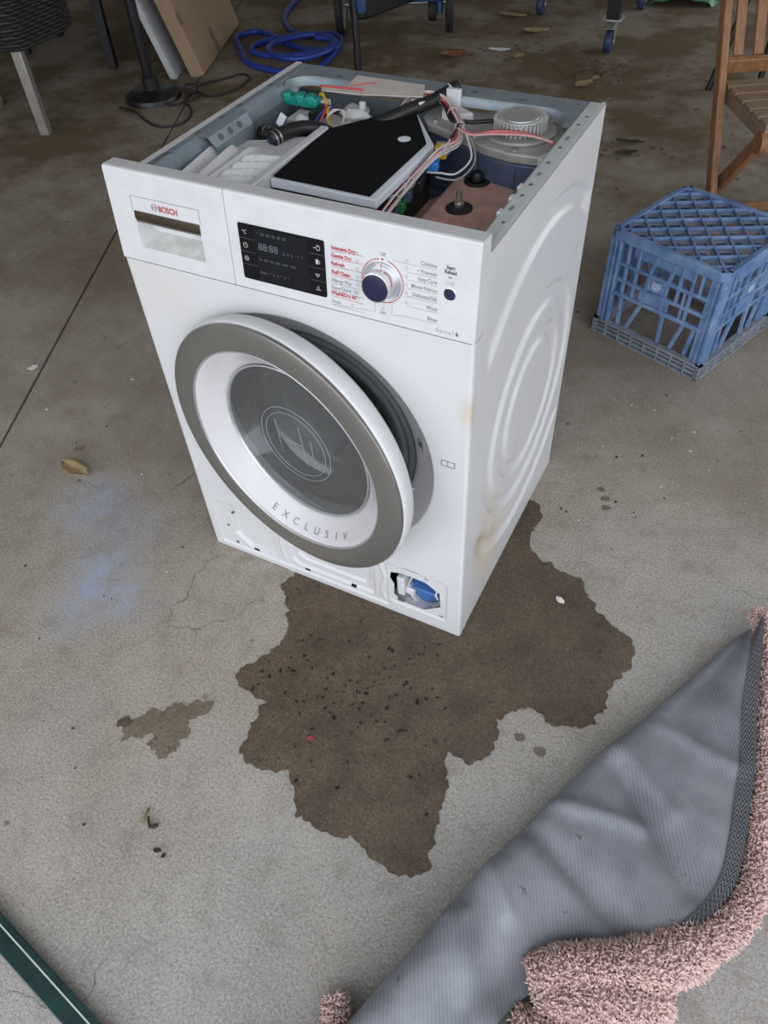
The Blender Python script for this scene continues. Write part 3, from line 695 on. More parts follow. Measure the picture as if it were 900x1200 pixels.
mb.build('programme_symbol', 'print_grey', cf, recalc=False)

# dial
KX, KZ = .4615, .7700
dial = MB().lathe([(.0286, -.001), (.0284, .0008), (.0274, .0012), (.0262, .0007), (.0245, .0005), (0, .0004)], F(KX, KZ), ex, eyf, ezf, 64).build('programme_dial', 'satin', wm, smooth=40, label='programme dial with a chrome side and a blue-black face')
mb = MB(); fring(mb, KX, KZ, .0312, .0010, 56, 99, 305 + 135 - 5); mb.lathe([(0, .0005), (.0016, .0005)], F(KX, .8005, .0001), ex, eyf, ezf, 8); mb.build('dial_red_ring', 'print_red', dial, recalc=False)
MB().lathe([(.0220, -.0016), (.0215, .004), (.0205, .016), (.0208, .0205), (.0202, .0225), (.0188, .0228)], F(KX, KZ), ex, eyf, ezf, 64).build('dial_side', 'chrome', dial, smooth=50)
MB().lathe([(.0190, .0225), (.0186, .0232), (.014, .0238), (0, .0240)], F(KX, KZ), ex, eyf, ezf, 64).build('dial_face', 'knobcap', dial, smooth=40)
mb = MB(); fbar(mb, KX - .003, KZ + .0215, KX - .001, KZ + .0255, .0012, .0006); fbar(mb, KX - .0008, KZ + .0195, KX + .0005, KZ + .021, .001, .0235); mb.build('dial_pointer', 'w_red', dial, recalc=False)
sb = MB().lathe([(.0088, 0), (.0086, .0012), (.0078, .0016), (.0074, .0006)], F(.5590, .7740), ex, eyf, ezf, 40).build('start_button', 'chrome', wm, smooth=40)
MB().lathe([(.0075, .0006), (.0070, .0014), (0, .0018)], F(.5590, .7740), ex, eyf, ezf, 40).build('button_face', 'knobcap', sb, smooth=40)

# ------------------------------------------------------------ the open top: rails
ZR = H
def rail_with_holes(name, x0, x1, inner, m):
    mb = MB()
    mb.b2((x0, .041, ZR - .0012), (x1, D - .004, ZR))
    s = 1 if inner > 0 else -1; xi = x1 if inner > 0 else x0
    mb.add([(xi, .041, ZR), (xi, .50, ZR), (xi + s * .006, .50, ZR - .006), (xi + s * .006, .041, ZR - .006), (xi + s * .009, .041, ZR - .028), (xi + s * .009, .50, ZR - .028)], [(0, 1, 2, 3), (3, 2, 5, 4)])
    return mb.build(name, m, wm, solid=0)
MB().b2((.0, .041, ZR - .0012), (.012, D, ZR + .0004)).build('side_flange', 'enamel', wm)
lr = rail_with_holes('side_rail', .012, .026, 1, 'galv')
MB().b2((W - .008, .034, ZR - .0012), (W - .0012, D, ZR + .0004)).build('side_flange', 'enamel', wm)
rr = rail_with_holes('side_rail', W - .026, W - .008, -1, 'galv_pale')
for y, l in ((.10, .035), (.205, .014), (.275, .012), (.33, .012), (.43, .010)):
    MB().b2((.0145, y, ZR + .0002), (.0215, y + l, ZR + .0008)).build('rail_slot', 'seam', lr)
# notched pocket of the left rail with three holes in its slope
pk = MB(); pk.add([(.026, .20, ZR), (.026, .335, ZR), (.040, .325, ZR - .004), (.040, .21, ZR - .004), (.050, .322, ZR - .020), (.050, .213, ZR - .020), (.050, .322, ZR - .05), (.050, .213, ZR - .05)], [(0, 1, 2, 3), (3, 2, 4, 5), (5, 4, 6, 7)])
pk = pk.build('rail_pocket', 'galv', wm, smooth=30)
for k in range(3): MB().lathe([(0, .0008), (.0055, .0008), (.0058, 0)], (.0452, .238 + k * .027, ZR - .0115), (0, 1, 0), (-.53, 0, .85), (.85, 0, .53), 12).build('rail_hole', 'seam', pk)
for y, l in ((.055, .010), (.12, .008), (.16, .022), (.20, .010), (.235, .010), (.27, .018), (.31, .010), (.365, .010), (.40, .022), (.455, .010), (.49, .006)):
    MB().lathe([(0, .0006), (.0026, .0006), (.0028, 0)], (W - .017 + (.003 if l < .01 else 0), y, ZR), (1, 0, 0), (0, max(1.0, l / .007), 0), (0, 0, 1), 12).build('rail_hole', 'seam' if l < .015 else 'galv', rr)
for y in (.145, .19, .225): MB().b2((W - .034, y, ZR - .010), (W - .025, y + .014, ZR - .001)).build('rail_clip', 'plastic_white', rr, bevel=.002)
# rear rail with a rounded inner cut-out and a turned-down lip
inn = arc_poly(.075, .462, .042, 180, 90, 6) + [(.135, .504), (.150, .498), (.175, .498), (.190, .504)] + arc_poly(.512, .462, .046, 90, 0, 6)
out = [(.012, .462), (.012, D)] + [(.012 + (W - .032) * i / 20, D) for i in range(1, 20)] + [(W - .02, D), (W - .02, .462)]
mb = MB(); n = len(inn)
top = [(x, y, ZR - .001) for x, y in inn]; bk_ = [(x, D - .002, ZR - .001) for x, y in inn]
mb.add(top + bk_, [(i, i + 1, n + i + 1, n + i) for i in range(n - 1)])
mb.add([(x, y, ZR - .001) for x, y in inn] + [(x, y - .004, ZR - .006) for x, y in inn] + [(x, y - .005, ZR - .016) for x, y in inn], [(i, i + 1, n + i + 1, n + i) for i in range(n - 1)] + [(n + i, n + i + 1, 2 * n + i + 1, 2 * n + i) for i in range(n - 1)])
mb.add([(.012, .44, ZR - .001), (inn[0][0], .44, ZR - .001), (inn[0][0], D - .002, ZR - .001), (.012, D - .002, ZR - .001)], [(0, 1, 2, 3)])
mb.add([(inn[-1][0], .44, ZR - .001), (W - .012, .44, ZR - .001), (W - .012, D - .002, ZR - .001), (inn[-1][0], D - .002, ZR - .001)], [(0, 1, 2, 3)])
rear = mb.build('rear_rail', 'galv', wm, smooth=50)
for x, y, a, b in ((.115, .516, .006, .006), (.375, .528, .011, .006), (.465, .522, .016, .004), (.53, .535, .004, .003), (.545, .515, .004, .003), (.555, .535, .005, .003)):
    MB().b2((x - a / 2, y - b / 2, ZR - .0008), (x + a / 2, y + b / 2, ZR - .0002)).build('rail_hole', 'seam', rear)
MB().b2((.01, .036, ZR - .035), (W - .01, .050, ZR - .002)).build('front_crossbar', 'galv', wm)

# ------------------------------------------------------------ the open top: works
# detergent hopper, left front, ribbed white plastic
def hop(u, v):
    x, y = .016 + u * .159, .046 + v * (.245 + .05 * u)
    z = .792 - .008 * smst(.6, 1, v) * (1 - u) - .02 * smst(.05, .0, u)
    a = math.atan2(y - .02, x - .18); r = math.hypot(x - .185, y - .05)
    fr = (u * 5.2 + v * 1.1) % 1.0
    if u < .50: z += .018 * max(0, 1 - abs(fr - .5) / .34) ** .9 * smst(.02, .08, u) * (1 - smst(.62, .80, v - u * .2)) * smst(.50, .46, u) - .006
    else: z += .012 * max(0, math.sin(r * 260)) * smst(.52, .60, u) * (1 - smst(.62, .74, v)) - .003
    z += .010 * math.exp(-((u - .49) / .03) ** 2) * (1 - smst(.7, .9, v))
    return (x, y, z)
hp = MB().grid(hop, 130, 110).build('detergent_hopper', 'plastic_white', wm, smooth=70)
MB().prism([(.034, .050), (.174, .050), (.174, .32), (.034, .28)], (0, 0, 0), h0=.70, h1=.755).build('hopper_body', 'plastic_white', hp)
MB().b2((.175, .050, .735), (.189, .345, .806)).build('hopper_wall', 'plastic_white', hp, bevel=.002)
text_mb('27', .020, (.108, .268, .7975), (.9, .42, 0), (-.42, .9, 0), bold=.0).build('pen_mark', 'w_blue', hp, recalc=False)
# heater box: black box, pale foam and a black foam sheet on top
BP = [(.192, .160), (.367, .157), (.368, .355), (.284, .481), (.182, .345)]
cen = Vector((.27, .29, 0))
hb = MB().prism(BP, h0=.66, h1=.785).build('heater_box', 'black', wm, label='large black heater box under a black foam sheet')
grow = [(x + (.010 if x > .3 else 0), y - (.004 if y < .2 else 0)) for x, y in BP]
MB().prism(grow, h0=.785, h1=.7985).build('foam_edge', 'foamwhite', hb, bevel=.0015)
MB().prism([(x - .003 * (1 if x > .3 else -1 if x < .25 else 0), y + .002 * (1 if y < .2 else -1)) for x, y in BP], h0=.7986, h1=.8020).build('foam_sheet', 'foamblack', hb, bevel=.001)
MB().lathe([(0, 0), (.0105, 0), (.011, -.001)], (.326, .352, .8025), n=20).build('sheet_hole', 'foamwhite', hb)
MB().b2((.196, .440, .800), (.206, .448, .812)).build('cable_clip', 'plastic_white', hb, bevel=.001)
# counterweight
mb = MB(); A = [(.404, .09), (.520, .085), (.528, .26), (.510, .412), (.398, .400)]
mb.prism(A, h0=.60, h1=.735)
cw = mb.build('counterweight', 'weight', wm, bevel=.008, seg=3, label='pinkish brown cast counterweight block')
mb = MB(); mb.hexa([(.310, .09, .60), (.4035, .09, .60), (.3975, .375, .60), (.325, .34, .60), (.310, .09, .680), (.4035, .09, .716), (.3975, .385, .716), (.325, .345, .690)])
mb.build('weight_shoulder', 'weight', cw, bevel=.010, seg=3)
def bolt(x, y, zz, big):
    w = MB().lathe([(0, .004), (.019, .004), (.0215, .0025), (.022, 0)], (x, y, zz), n=28).build('bolt_washer', 'black', cw, smooth=40)
    if big: MB().lathe([(0, .017), (.008, .017), (.010, .014), (.011, .004), (.015, .004)], (x, y, zz), n=20).build('bolt_cap', 'black', w, smooth=40)
    else:
        MB().prism([(.0085 * math.cos(R(60 * k)), .0085 * math.sin(R(60 * k))) for k in range(6)], (x, y, zz), h0=.004, h1=.011).build('nut', 'steel', w, bevel=.0008)
        MB().rod((x, y, zz + .010), (x, y, zz + .030), .0048, 14).build('stud', 'steel', w, smooth=40)
bolt(.450, .292, .735, False); bolt(.441, .389, .735, True)
# dark blue blower casing with the cast plate on top
PL = [(.305, .470), (.305, .520), (.575, .520), (.584, .47), (.579, .400), (.540, .385), (.500, .382), (.450, .392), (.405, .415), (.360, .432), (.325, .445)]
bc = MB().prism([(x + .002, y + .004) for x, y in PL], h0=.60, h1=.776).build('blower_casing', 'tub', wm, bevel=.004)
for x in (.43, .50): MB().b2((x, .384 if x > .45 else .398, .61), (x + .006, .40, .77)).build('casing_rib', 'tub', bc)
cp = MB().prism(PL, h0=.777, h1=.793).build('cast_cover', 'alu', wm, bevel=.003)
for x, y in ((.335, .455), (.50, .394), (.565, .405), (.57, .50), (.42, .42)):
    MB().lathe([(0, .004), (.0045, .004), (.0050, 0)], (x, y, .793), n=10).build('cover_screw', 'steel', cp)
MB().prism(arc_poly(.483, .462, .060, 0, 350, 24), h0=.793, h1=.799).build('cover_boss', 'alu', cp, bevel=.002)
FX, FY, FZ = .484, .462, .799
fan = MB().lathe([(.037, 0), (.0385, .004), (.0385, .015), (.036, .0195), (.033, .0205), (.030, .0195), (0, .0200)], (FX, FY, FZ), n=56).build('fan_motor', 'motor', wm, smooth=40, label='round ribbed grey fan motor cap')
for k in range(36):
    a = 2 * math.pi * k / 36; c, s = math.cos(a), math.sin(a)
    rib = MB().box((FX + c * .0405, FY + s * .0405, FZ + .010), (.0065, .0030, .018), Matrix.Rotation(a, 3, 'Z')) if k == 0 else None
    if rib is not None: rib0 = rib.build('cooling_rib', 'motor', fan)
    else:
        q = rib0.copy(); COL.objects.link(q); q.location = Vector((FX + c * .0405, FY + s * .0405, FZ + .010)) - WL[fan.name]; q.rotation_euler = (0, 0, a)
MB().lathe([(0, .0210), (.0290, .0210), (.0295, .0200)], (FX, FY, FZ), n=40).build('motor_label', 'satin', fan)
# white corner bracket, white rear bracket, black hose
MB().prism([(.545, .37), (.565, .355), (.585, .36), (.588, .40), (.56, .412)], h0=.74, h1=.800).build('white_bracket', 'plastic_dirty', wm, bevel=.004)
rbk = MB().prism([(.330, .500), (.360, .503), (.395, .480), (.372, .462), (.340, .470)], h0=.788, h1=.806).build('rear_bracket', 'plastic_white', wm, bevel=.003)
MB().b2((.336, .496, .80), (.362, .506, .832)).build('bracket_tab', 'plastic_white', rbk, bevel=.002)
hs = MB().tube(catmull([(.20, .42, .76), (.246, .410, .792), (.285, .450, .806), (.315, .490, .812), (.345, .528, .826)], 8), .0115, 14).build('rubber_hose', 'black', wm, smooth=True)
for a in (.0, .012): MB().lathe([(.0122, -.0015), (.0122, .0015)], Vector((.335 + a * .6, .516 + a * .8, .821)), (.8, -.6, 0), (-.15, -.2, .95), (.6, .77, .2), 20).build('hose_stripe', 'w_white', hs)
for pts, cl in (([(.045, .36, .772), (.062, .335, .780), (.095, .335, .780), (.125, .35, .775), (.15, .38, .755)], 1), ([(.112, .285, .795), (.120, .312, .798), (.138, .345, .796), (.165, .370, .785), (.18, .42, .74)], 0)):
    h = MB().tube(catmull(pts, 6), .0120, 14).build('rubber_hose', 'black', wm, smooth=True)
    p = Vector(pts[cl]); d = (Vector(pts[cl + 1]) - p).normalized(); x, y = perp(d)
    for k in (0, .009): MB().lathe([(.0130, -.0016), (.0135, 0), (.0130, .0016)], p + d * (k + .004), x, y, d, 20).build('hose_clamp', 'steel', h, smooth=True)
MB().box((.090, .352, .800), (.012, .004, .022), Matrix.Rotation(.6, 3, 'Y')).build('label_tag', 'foamwhite', wm)
# valve block, connectors and control board in the left rear corner
vb = MB().b2((.050, .425, .70), (.135, .472, .772)).build('valve_block', 'plastic_dirty', wm, bevel=.003)
MB().b2((.052, .418, .728), (.072, .424, .772)).build('valve_coil', 'w_grey', vb, bevel=.002)
MB().b2((.106, .414, .72), (.116, .470, .792)).build('valve_divider', 'black', vb)
mb = MB(); mb.tube(catmull([(.080, .415, .742), (.080, .417, .768), (.084, .420, .778), (.092, .422, .776), (.105, .424, .770)], 5), .0075, 12); mb.build('valve_elbow', 'plastic_white', vb, smooth=True)
tg = MB().b2((.036, .446, .786), (.104, .468, .803)).build('teal_connector', 'teal', wm, bevel=.003)
for x in (.040, .068, .090): MB().box((x, .454, .799), (.016, .022, .016), Matrix.Rotation(.3, 3, 'Z')).build('connector_plug', 'teal', tg, bevel=.003)
MB().b2((.120, .430, .70), (.175, .474, .770)).build('clear_box', 'plastic_dirty', wm, bevel=.003)
MB().b2((.132, .424, .742), (.150, .430, .768)).build('white_plug', 'plastic_white', wm, bevel=.002)
MB().b2((.108, .405, .735), (.125, .424, .756)).build('navy_plug', 'tub', wm, bevel=.002)
MB().blob((.172, .470, .778), (.028, .022, .014), 16, 10, .5, 3).build('sealing_putty', 'plastic_white', wm, smooth=50)
def wire(name, pts, r, m, par, k=8): return MB().tube(catmull(pts, k), r, 7).build(name, m, par, smooth=True)
wh = MB().b2((.100, .462, .778), (.118, .476, .796)).build('wire_holder', 'plastic_white', wm, bevel=.002)
for k in range(4): wire('yellow_wire', [(.098, .470, .798 + k * .0015), (.108 + k * .001, .462, .806 + k * .001), (.122, .450, .804 - k * .001), (.134, .438 - k * .002, .790), (.140, .430, .765)], .0020, 'w_yellow', wh)
wire('red_wire', [(.104, .420, .770), (.112, .410, .768), (.125, .406, .770), (.133, .412, .785), (.130, .44, .800)], .0013, 'w_red', wh)
wire('red_wire', [(.104, .424, .768), (.115, .408, .764), (.129, .404, .770), (.136, .412, .788), (.134, .44, .802)], .0013, 'w_red', wh)
wire('blue_wire', [(.116, .408, .755), (.117, .415, .775), (.124, .432, .790), (.130, .452, .795)], .0014, 'w_blue', wh)
wire('blue_wire', [(.120, .408, .755), (.121, .415, .772), (.128, .432, .788), (.136, .452, .793)], .0014, 'w_blue', wh)
for k in range(3): wire('yellow_wire', [(.145, .425, .770), (.140, .420, .785), (.150 + k * .004, .43, .798), (.165 + k * .003, .435, .792), (.166, .425, .775), (.155, .418, .768)], .0010, 'tape', wh)
# labelled sheet lying across the rear rail
st = MB().prism([(.111, .459), (.155, .466), (.150, .523), (.286, .520), (.305, .470), (.197, .443), (.124, .437)], h0=.8225, h1=.8238).build('document_sheet', 'tape', wm)
wire('red_stripe', [(.113, .452, .8250), (.150, .456, .8252), (.195, .459, .8250)], .0016, 'w_red', st); wire('red_stripe', [(.165, .470, .8244), (.185, .490, .8244), (.20, .497, .8244)], .0010, 'w_red', st)
# wiring loom over the blower
BW = [(.270, .450, .802), (.276, .480, .812), (.300, .496, .817), (.336, .486, .815), (.368, .452, .812), (.398, .412, .808), (.410, .372, .802), (.396, .332, .798), (.389, .292, .792), (.386, .235, .784), (.382, .190, .776), (.382, .130, .766)]
lm_ = MB().lathe([(.0085, -.003), (.0095, 0), (.0085, .003)], (.398, .412, .808), (.8, .6, 0), (0, 0, 1), (.55, -.83, 0), 18).build('wiring_loom', 'w_white', wm, smooth=True)
cols = ['w_white', 'w_pink', 'w_white', 'w_red', 'w_grey', 'w_pink', 'w_white']
rng = random.Random(3)
for k, cc in enumerate(cols):
    a = 2 * math.pi * k / len(cols)
    wire('loom_wire', [Vector(p) + Vector((math.cos(a), math.sin(a) * .5, math.sin(a))) * .0046 + Vector((rng.uniform(-1, 1), rng.uniform(-1, 1), rng.uniform(-1, 1))) * .0018 for p in BW], .0015, cc, lm_, 6)
for k in range(5): wire('loom_wire', [(.318 + k * .003, .500, .814), (.345 + k * .003, .470, .812), (.372 + k * .004, .430, .810), (.398, .405, .814), (.392 + k * .003, .388, .800)], .0017, 'w_black', lm_, 6)
wire('loom_wire', [(.405, .405, .814), (.430, .370, .808), (.450, .335, .796), (.440, .300, .786), (.415, .295, .785), (.39, .30, .78)], .0016, 'w_white', lm_); wire('loom_wire', [(.405, .400, .814), (.436, .372, .806), (.457, .332, .792), (.445, .295, .780), (.41, .290, .78)], .0016, 'w_grey', lm_)
wire('loom_wire', [(.378, .432, .81), (.405, .442, .806), (.430, .456, .806), (.447, .462, .806)], .0035, 'w_black', lm_)
for k in range(4): wire('loom_wire', [(.400, .398, .812), (.430 + k * .002, .382 + k * .002, .812), (.466, .398 + k * .002, .812 + k * .001), (.516, .412 + k * .002, .811), (.556, .414, .806 - k * .001)], .0019, 'w_red' if k % 2 else 'w_pink', lm_)
for p in ((.368, .452, .812), (.402, .345, .799), (.386, .245, .786), (.383, .20, .778)): MB().lathe([(.0085, -.0015), (.0095, 0), (.0085, .0015)], p, (.8, .6, 0), (0, 0, 1), (.5, -.86, 0), 14).build('cable_tie', 'plastic_white', lm_, smooth=True)
for p in ((.402, .34, .802), (.386, .225, .784)): MB().rod(p, (p[0] + .012, p[1] - .006, p[2] + .018), .0013, 6).build('tie_tail', 'plastic_white', lm_)
MB().box((.296, .470, .812), (.026, .014, .012), Matrix.Rotation(-.5, 3, 'Z')).build('white_plug', 'plastic_white', lm_, bevel=.002)
for p, m in (((.388, .362, .788), 'w_yellow'), ((.390, .325, .780), 'p_blue'), ((.385, .335, .776), 'black'), ((.378, .30, .774), 'black'), ((.378, .225, .758), 'p_green'), ((.378, .25, .765), 'tub'), ((.379, .195, .756), 'tub'), ((.378, .165, .752), 'tub'), ((.382, .372, .786), 'w_grey'), ((.382, .28, .768), 'black'), ((.39, .135, .752), 'plastic_white')):
    MB().box(p, (.018, .022, .018), Matrix.Rotation(.25, 3, 'Z')).build('plug', m, lm_, bevel=.002)
for x in (.06, W - .06):
    for y in (.06, D - .06): MB().rod((x, y, 0), (x, y, .012), .02, 20).build('foot', 'black', wm)

# ------------------------------------------------------------ water on the floor
def jag(poly, n=4, amp=.006, seed=1.0):
    out = []; L = len(poly)
    for i in range(L):
        a = Vector((*poly[i], 0)); b = Vector((*poly[(i + 1) % L], 0)); d = b - a
        if d.length < 1e-6: continue
        nrm = Vector((d.y, -d.x, 0)).normalized(); k = max(2, int(d.length / .006))
        for j in range(k):
            p = a + d * (j / k); q = p * 55 + Vector((seed * 9, 0, 0))
            o = noise.noise(q) * amp + noise.noise(q * 3.1) * amp * .55
            w = 1.0
            out.append(p + nrm * o * w)
    return out
def wet_patch(name, poly, label, amp=.006, seed=1.0, z=.0012, m='wet'):
    pts = jag(poly, amp=amp, seed=seed); mb = MB()
    mb.add([(p.x, p.y, z) for p in pts], [tuple(range(len(pts)))])
    co = [Vector((p.x, p.y)) for p in pts]; nn = len(co)
    v2, e2, f2, _a, _b, _c = delaunay_2d_cdt(co, [(k, (k + 1) % nn) for k in range(nn)], [], 1, 1e-6)
    m2 = MB(); m2.add([(v.x, v.y, z) for v in v2], [tuple(f) for f in f2])
    m2.f = [f if (m2.v[f[1]] - m2.v[f[0]]).cross(m2.v[f[2]] - m2.v[f[0]]).z > 0 else f[::-1] for f in m2.f]
    o = m2.build(name, m, recalc=False); tag(o, label, 'wet patch'); return o
PUD = [(0.198, -0.039), (.232, -.075), (0.281, -0.146), (0.264, -0.209), (0.227, -0.269), (0.266, -0.288), (0.318, -0.292), (0.323, -0.353), (0.332, -0.405), (0.376, -0.41), (0.429, -0.393), (0.463, -0.42), (0.483, -0.451), (0.537, -0.457), (0.586, -0.441), (0.625, -0.453), (0.67, -0.463), (0.706, -0.457), (0.725, -0.433), (0.714, -0.386), (0.705, -0.319), (0.7, -0.279), (0.674, -0.249), (0.674, -0.231), (0.711, -0.24), (0.746, -0.205), (0.745, -0.16), (0.733, -0.138), (0.749, -0.105), (0.791, -0.081), (0.814, -0.099), (0.84, -0.105), (0.886, -0.074), (0.9, -0.039), (0.9, 0.02), (0.919, 0.069), (0.924, 0.114), (0.899, 0.145), (0.831, 0.17), (0.803, 0.204), (0.773, 0.239), (0.693, 0.253), (0.651, 0.273), (0.636, 0.306), (0.64, 0.392), (0.608, 0.413), (.52, .42), (.35, .30), (.25, .12)]
wet_patch('wet_patch', PUD, 'large dark brown wet patch soaked into the floor in front of the washing machine', .011, 1)
wet_patch('wet_patch', [(0.098, -0.447), (0.112, -0.430), (0.142, -0.396), (0.176, -0.368), (0.205, -.352), (0.231, -0.333), (0.234, -0.352), (0.214, -0.385), (0.230, -0.424), (0.224, -0.455), (0.206, -0.474), (0.190, -.462), (0.178, -0.470), (.165, -.44), (0.152, -0.455), (0.123, -0.475)], 'small irregular damp patch on the floor left of the large wet patch', .014, 4, m='damp')
wet_patch('wet_patch', [(.085, -.446), (.100, -.430), (.112, -.436), (.108, -.452), (.094, -.460)], 'small brown damp blot at the left end of the small damp patch', .006, 12, z=.0018, m='wet')
def spot(x, y, r): return [(x + r * math.cos(R(k * 45)), y + r * .8 * math.sin(R(k * 45))) for k in range(8)]
wet_patch('wet_patch', spot(.822, -.161, .012), 'single dark water drop stain between the large wet patch and the grey rug', .003, 7, m='damp')
wet_patch('wet_patch', spot(.780, -.150, .010), 'tiny damp spot just off the right edge of the large wet patch', .004, 9, m='damp')
for k, (x, y, r) in enumerate(((.738, .515, .011), (.755, .488, .011), (.764, .462, .010))): wet_patch('damp_drop', spot(x, y, r), ('top', 'middle', 'bottom')[k] + ' one of three dark drips on the floor right of the machine', .004, 20 + k, m='damp')
rng = random.Random(11)
mb = MB(); cnt = 0
while cnt < 95:
    x, y = rng.gauss(.47, .10), rng.gauss(-.21, .08)
    if not inpoly(x, y, PUD) or (x > 0 and y > -.03): continue
    cnt += 1; a = rng.uniform(0, 6.28); l = rng.uniform(.003, .008); w = l * rng.uniform(.35, .7)
    mb.box((x, y, .002), (l, w, .0018), Matrix.Rotation(a, 3, 'Z'))
o = mb.build('grit', 'chip', smooth=None, kind='stuff'); tag(o, 'black grit chips scattered over the large wet patch', 'grit')

# ------------------------------------------------------------ the folded rug
rug = thing('rug', 'dusty pink shag rug folded over so its grey woven backing faces up', 'rug', (.98, -.25, 0))
FC = [(1.112, .262), (1.065, .165), (1.016, .062), (.962, -.055), (.912, -.150), (.868, -.255), (.830, -.350), (.795, -.440), (.770, -.520), (.738, -.615), (.705, -.720), (.670, -.84)]
EC = [(1.122, .262), (1.132, .160), (1.140, .060), (1.153, -.030), (1.160, -.110), (1.163, -.190), (1.158, -.270), (1.120, -.350), (1.050, -.430), (.960, -.500), (.900, -.600), (.84, -.84)]
FCs = catmull([(x, y, 0) for x, y in FC], 10); ECs = catmull([(x, y, 0) for x, y in EC], 10); NT = len(FCs) - 1; NS = 64
def rug_pt(t, s):
    i = min(NT - 1, int(t * NT)); f = t * NT - i; a = FCs[i].lerp(FCs[i + 1], f); b = ECs[i].lerp(ECs[i + 1], f)
    w = (b - a); L = w.length; w.normalize(); rad = min(.047, .010 + .06 * t, L * .35)
    S = s * (math.pi * rad * .9 + L); turn = math.pi * rad * .9
    if S < turn:
        th = -math.pi / 2 + S / turn * math.pi; p = a + w * (rad - rad * math.cos(th)); z = rad + rad * math.sin(th)
    else:
        q = (S - turn) / L; d = rad + (L - rad) * q; p = a + w * d; z = 2 * rad + (.060 - 2 * rad) * smst(0, .7, q)
    g = Vector((p.x, p.y, 0)); nrm = smst(0, .25, s)
    u = g.x * .55 + g.y * .84; v = g.x * .84 - g.y * .55
    wr = noise.noise(Vector((u * 8, v * 3.2, 2))) * .022 + noise.noise(Vector((u * 3 + v * 9, v * 3 - u, 5))) * .008 + noise.noise(Vector((g.x * 24, g.y * 24, 1))) * .0016
    for (x0, y0, x1, y1, hgt, wd) in ((.800, -.385, .868, -.460, .016, .020), (.83, -.31, 1.03, -.40, -.014, .022), (.87, -.265, 1.01, -.245, .010, .018), (.96, -.16, 1.10, -.30, -.012, .028), (1.0, -.05, 1.13, -.07, .008, .02), (.80, -.50, .88, -.60, .018, .03), (.93, -.12, 1.05, -.2, .008, .02)):
        dx, dy = x1 - x0, y1 - y0; tt = max(0, min(1, ((g.x - x0) * dx + (g.y - y0) * dy) / (dx * dx + dy * dy)))
        wr += 1.15 * hgt * math.exp(-(math.hypot(g.x - x0 - tt * dx, g.y - y0 - tt * dy) / (wd * .8)) ** 2)
    return Vector((p.x, p.y, max(.001, z + wr * nrm * min(1, .3 + t * 1.6))))
NTT = 150
mb = MB(); mb.grid(lambda u, v: rug_pt(u, v), NTT, NS)
mb.uv = [(p.x * .89 + p.y * .45, p.y * .89 - p.x * .45) for p in mb.v]
mb.build('backing', 'backing', rug, smooth=True, recalc=False, label='grey woven rug backing with wrinkles')
# herringbone binding tape along the right edge
mb = MB(); K0, K1 = 2, 96; wv = .040
uvs = []; wv = .028
for i in range(K0, K1 + 1):
    t = i / 150
    ii = t * NT; k = min(NT - 1, int(ii)); a = FCs[k].lerp(FCs[k + 1], ii - k); b = ECs[k].lerp(ECs[k + 1], ii - k); L = (b - a).length
    for j in range(6):
        wid = min(wv, L * .6); s = 1 - (wid * (5 - j) / 5) / (L + math.pi * min(.047, .010 + .06 * t, L * .35) * .9)
        mb.v.append(rug_pt(t, s) + Vector((0, 0, .0026))); uvs.append((j / 5, i / 150))
n = K1 - K0 + 1
for i in range(n - 1):
    for j in range(5): mb.f.append((i * 6 + j, i * 6 + 6 + j, i * 6 + 7 + j, i * 6 + 1 + j))
mb.uv = uvs; mb.build('binding_tape', 'binding', rug, smooth=True, recalc=False, label='charcoal herringbone binding tape')
# pink pile showing past the folded edge
rng = random.Random(5)
def pile(paths, name, label=None, dens=1.0):
    base = MB(); tuft = MB()
    for pts, rad in paths:
        P = catmull(pts, 8); n = len(P)
        rr = [rad[min(len(rad) - 1, int(i / (n - 1) * (len(rad) - 1)))] * (1 - (i / (n - 1) * (len(rad) - 1)) % 1) + rad[min(len(rad) - 1, int(i / (n - 1) * (len(rad) - 1)) + 1)] * ((i / (n - 1) * (len(rad) - 1)) % 1) for i in range(n)]
        base.tube(P, [r * .82 for r in rr], 12)
        for i in range(n - 1):
            seg = (P[i + 1] - P[i]); cnt = int(seg.length * rr[i] * 6.3 * 80000 * dens)
            d = seg.normalized(); x, y = perp(d)
            for _ in range(cnt):
                f = rng.random(); a = rng.uniform(0, 2 * math.pi); r = rr[i] * (1 - f) + rr[i + 1] * f
                nr = x * math.cos(a) + y * math.sin(a)
                if nr.z < -.55: continue
                o = P[i] + seg * f + nr * r * .78
                if o.z < .002: continue
                ln = rng.uniform(.008, .014); j = Vector((rng.uniform(-1, 1), rng.uniform(-1, 1), rng.uniform(-.8, .5)))
                d1 = (nr + j * .7).normalized(); d2 = (d1 * .4 + j * 1.3).normalized(); wd = rng.uniform(.0012, .0021)
                q0, q1, q2 = o, o + d1 * ln * .5, o + d1 * ln * .5 + d2 * ln * .5
                e1, e2 = perp(d1); b = len(tuft.v)
                for c, w in ((q0, wd), (q1, wd * 1.15)):
                    for k in range(3): tuft.v.append(c + (e1 * math.cos(2.094 * k) + e2 * math.sin(2.094 * k)) * w)
                tuft.v.append(q2)
                for k in range(3):
                    l = (k + 1) % 3; tuft.f.append((b + k, b + l, b + 3 + l, b + 3 + k)); tuft.f.append((b + 3 + k, b + 3 + l, b + 6))
    base.build('pile_base', 'shag_base', rug, smooth=True, kind='stuff')
    tuft.build(name, 'shag', rug, kind='stuff', recalc=False, smooth=True, label=label)
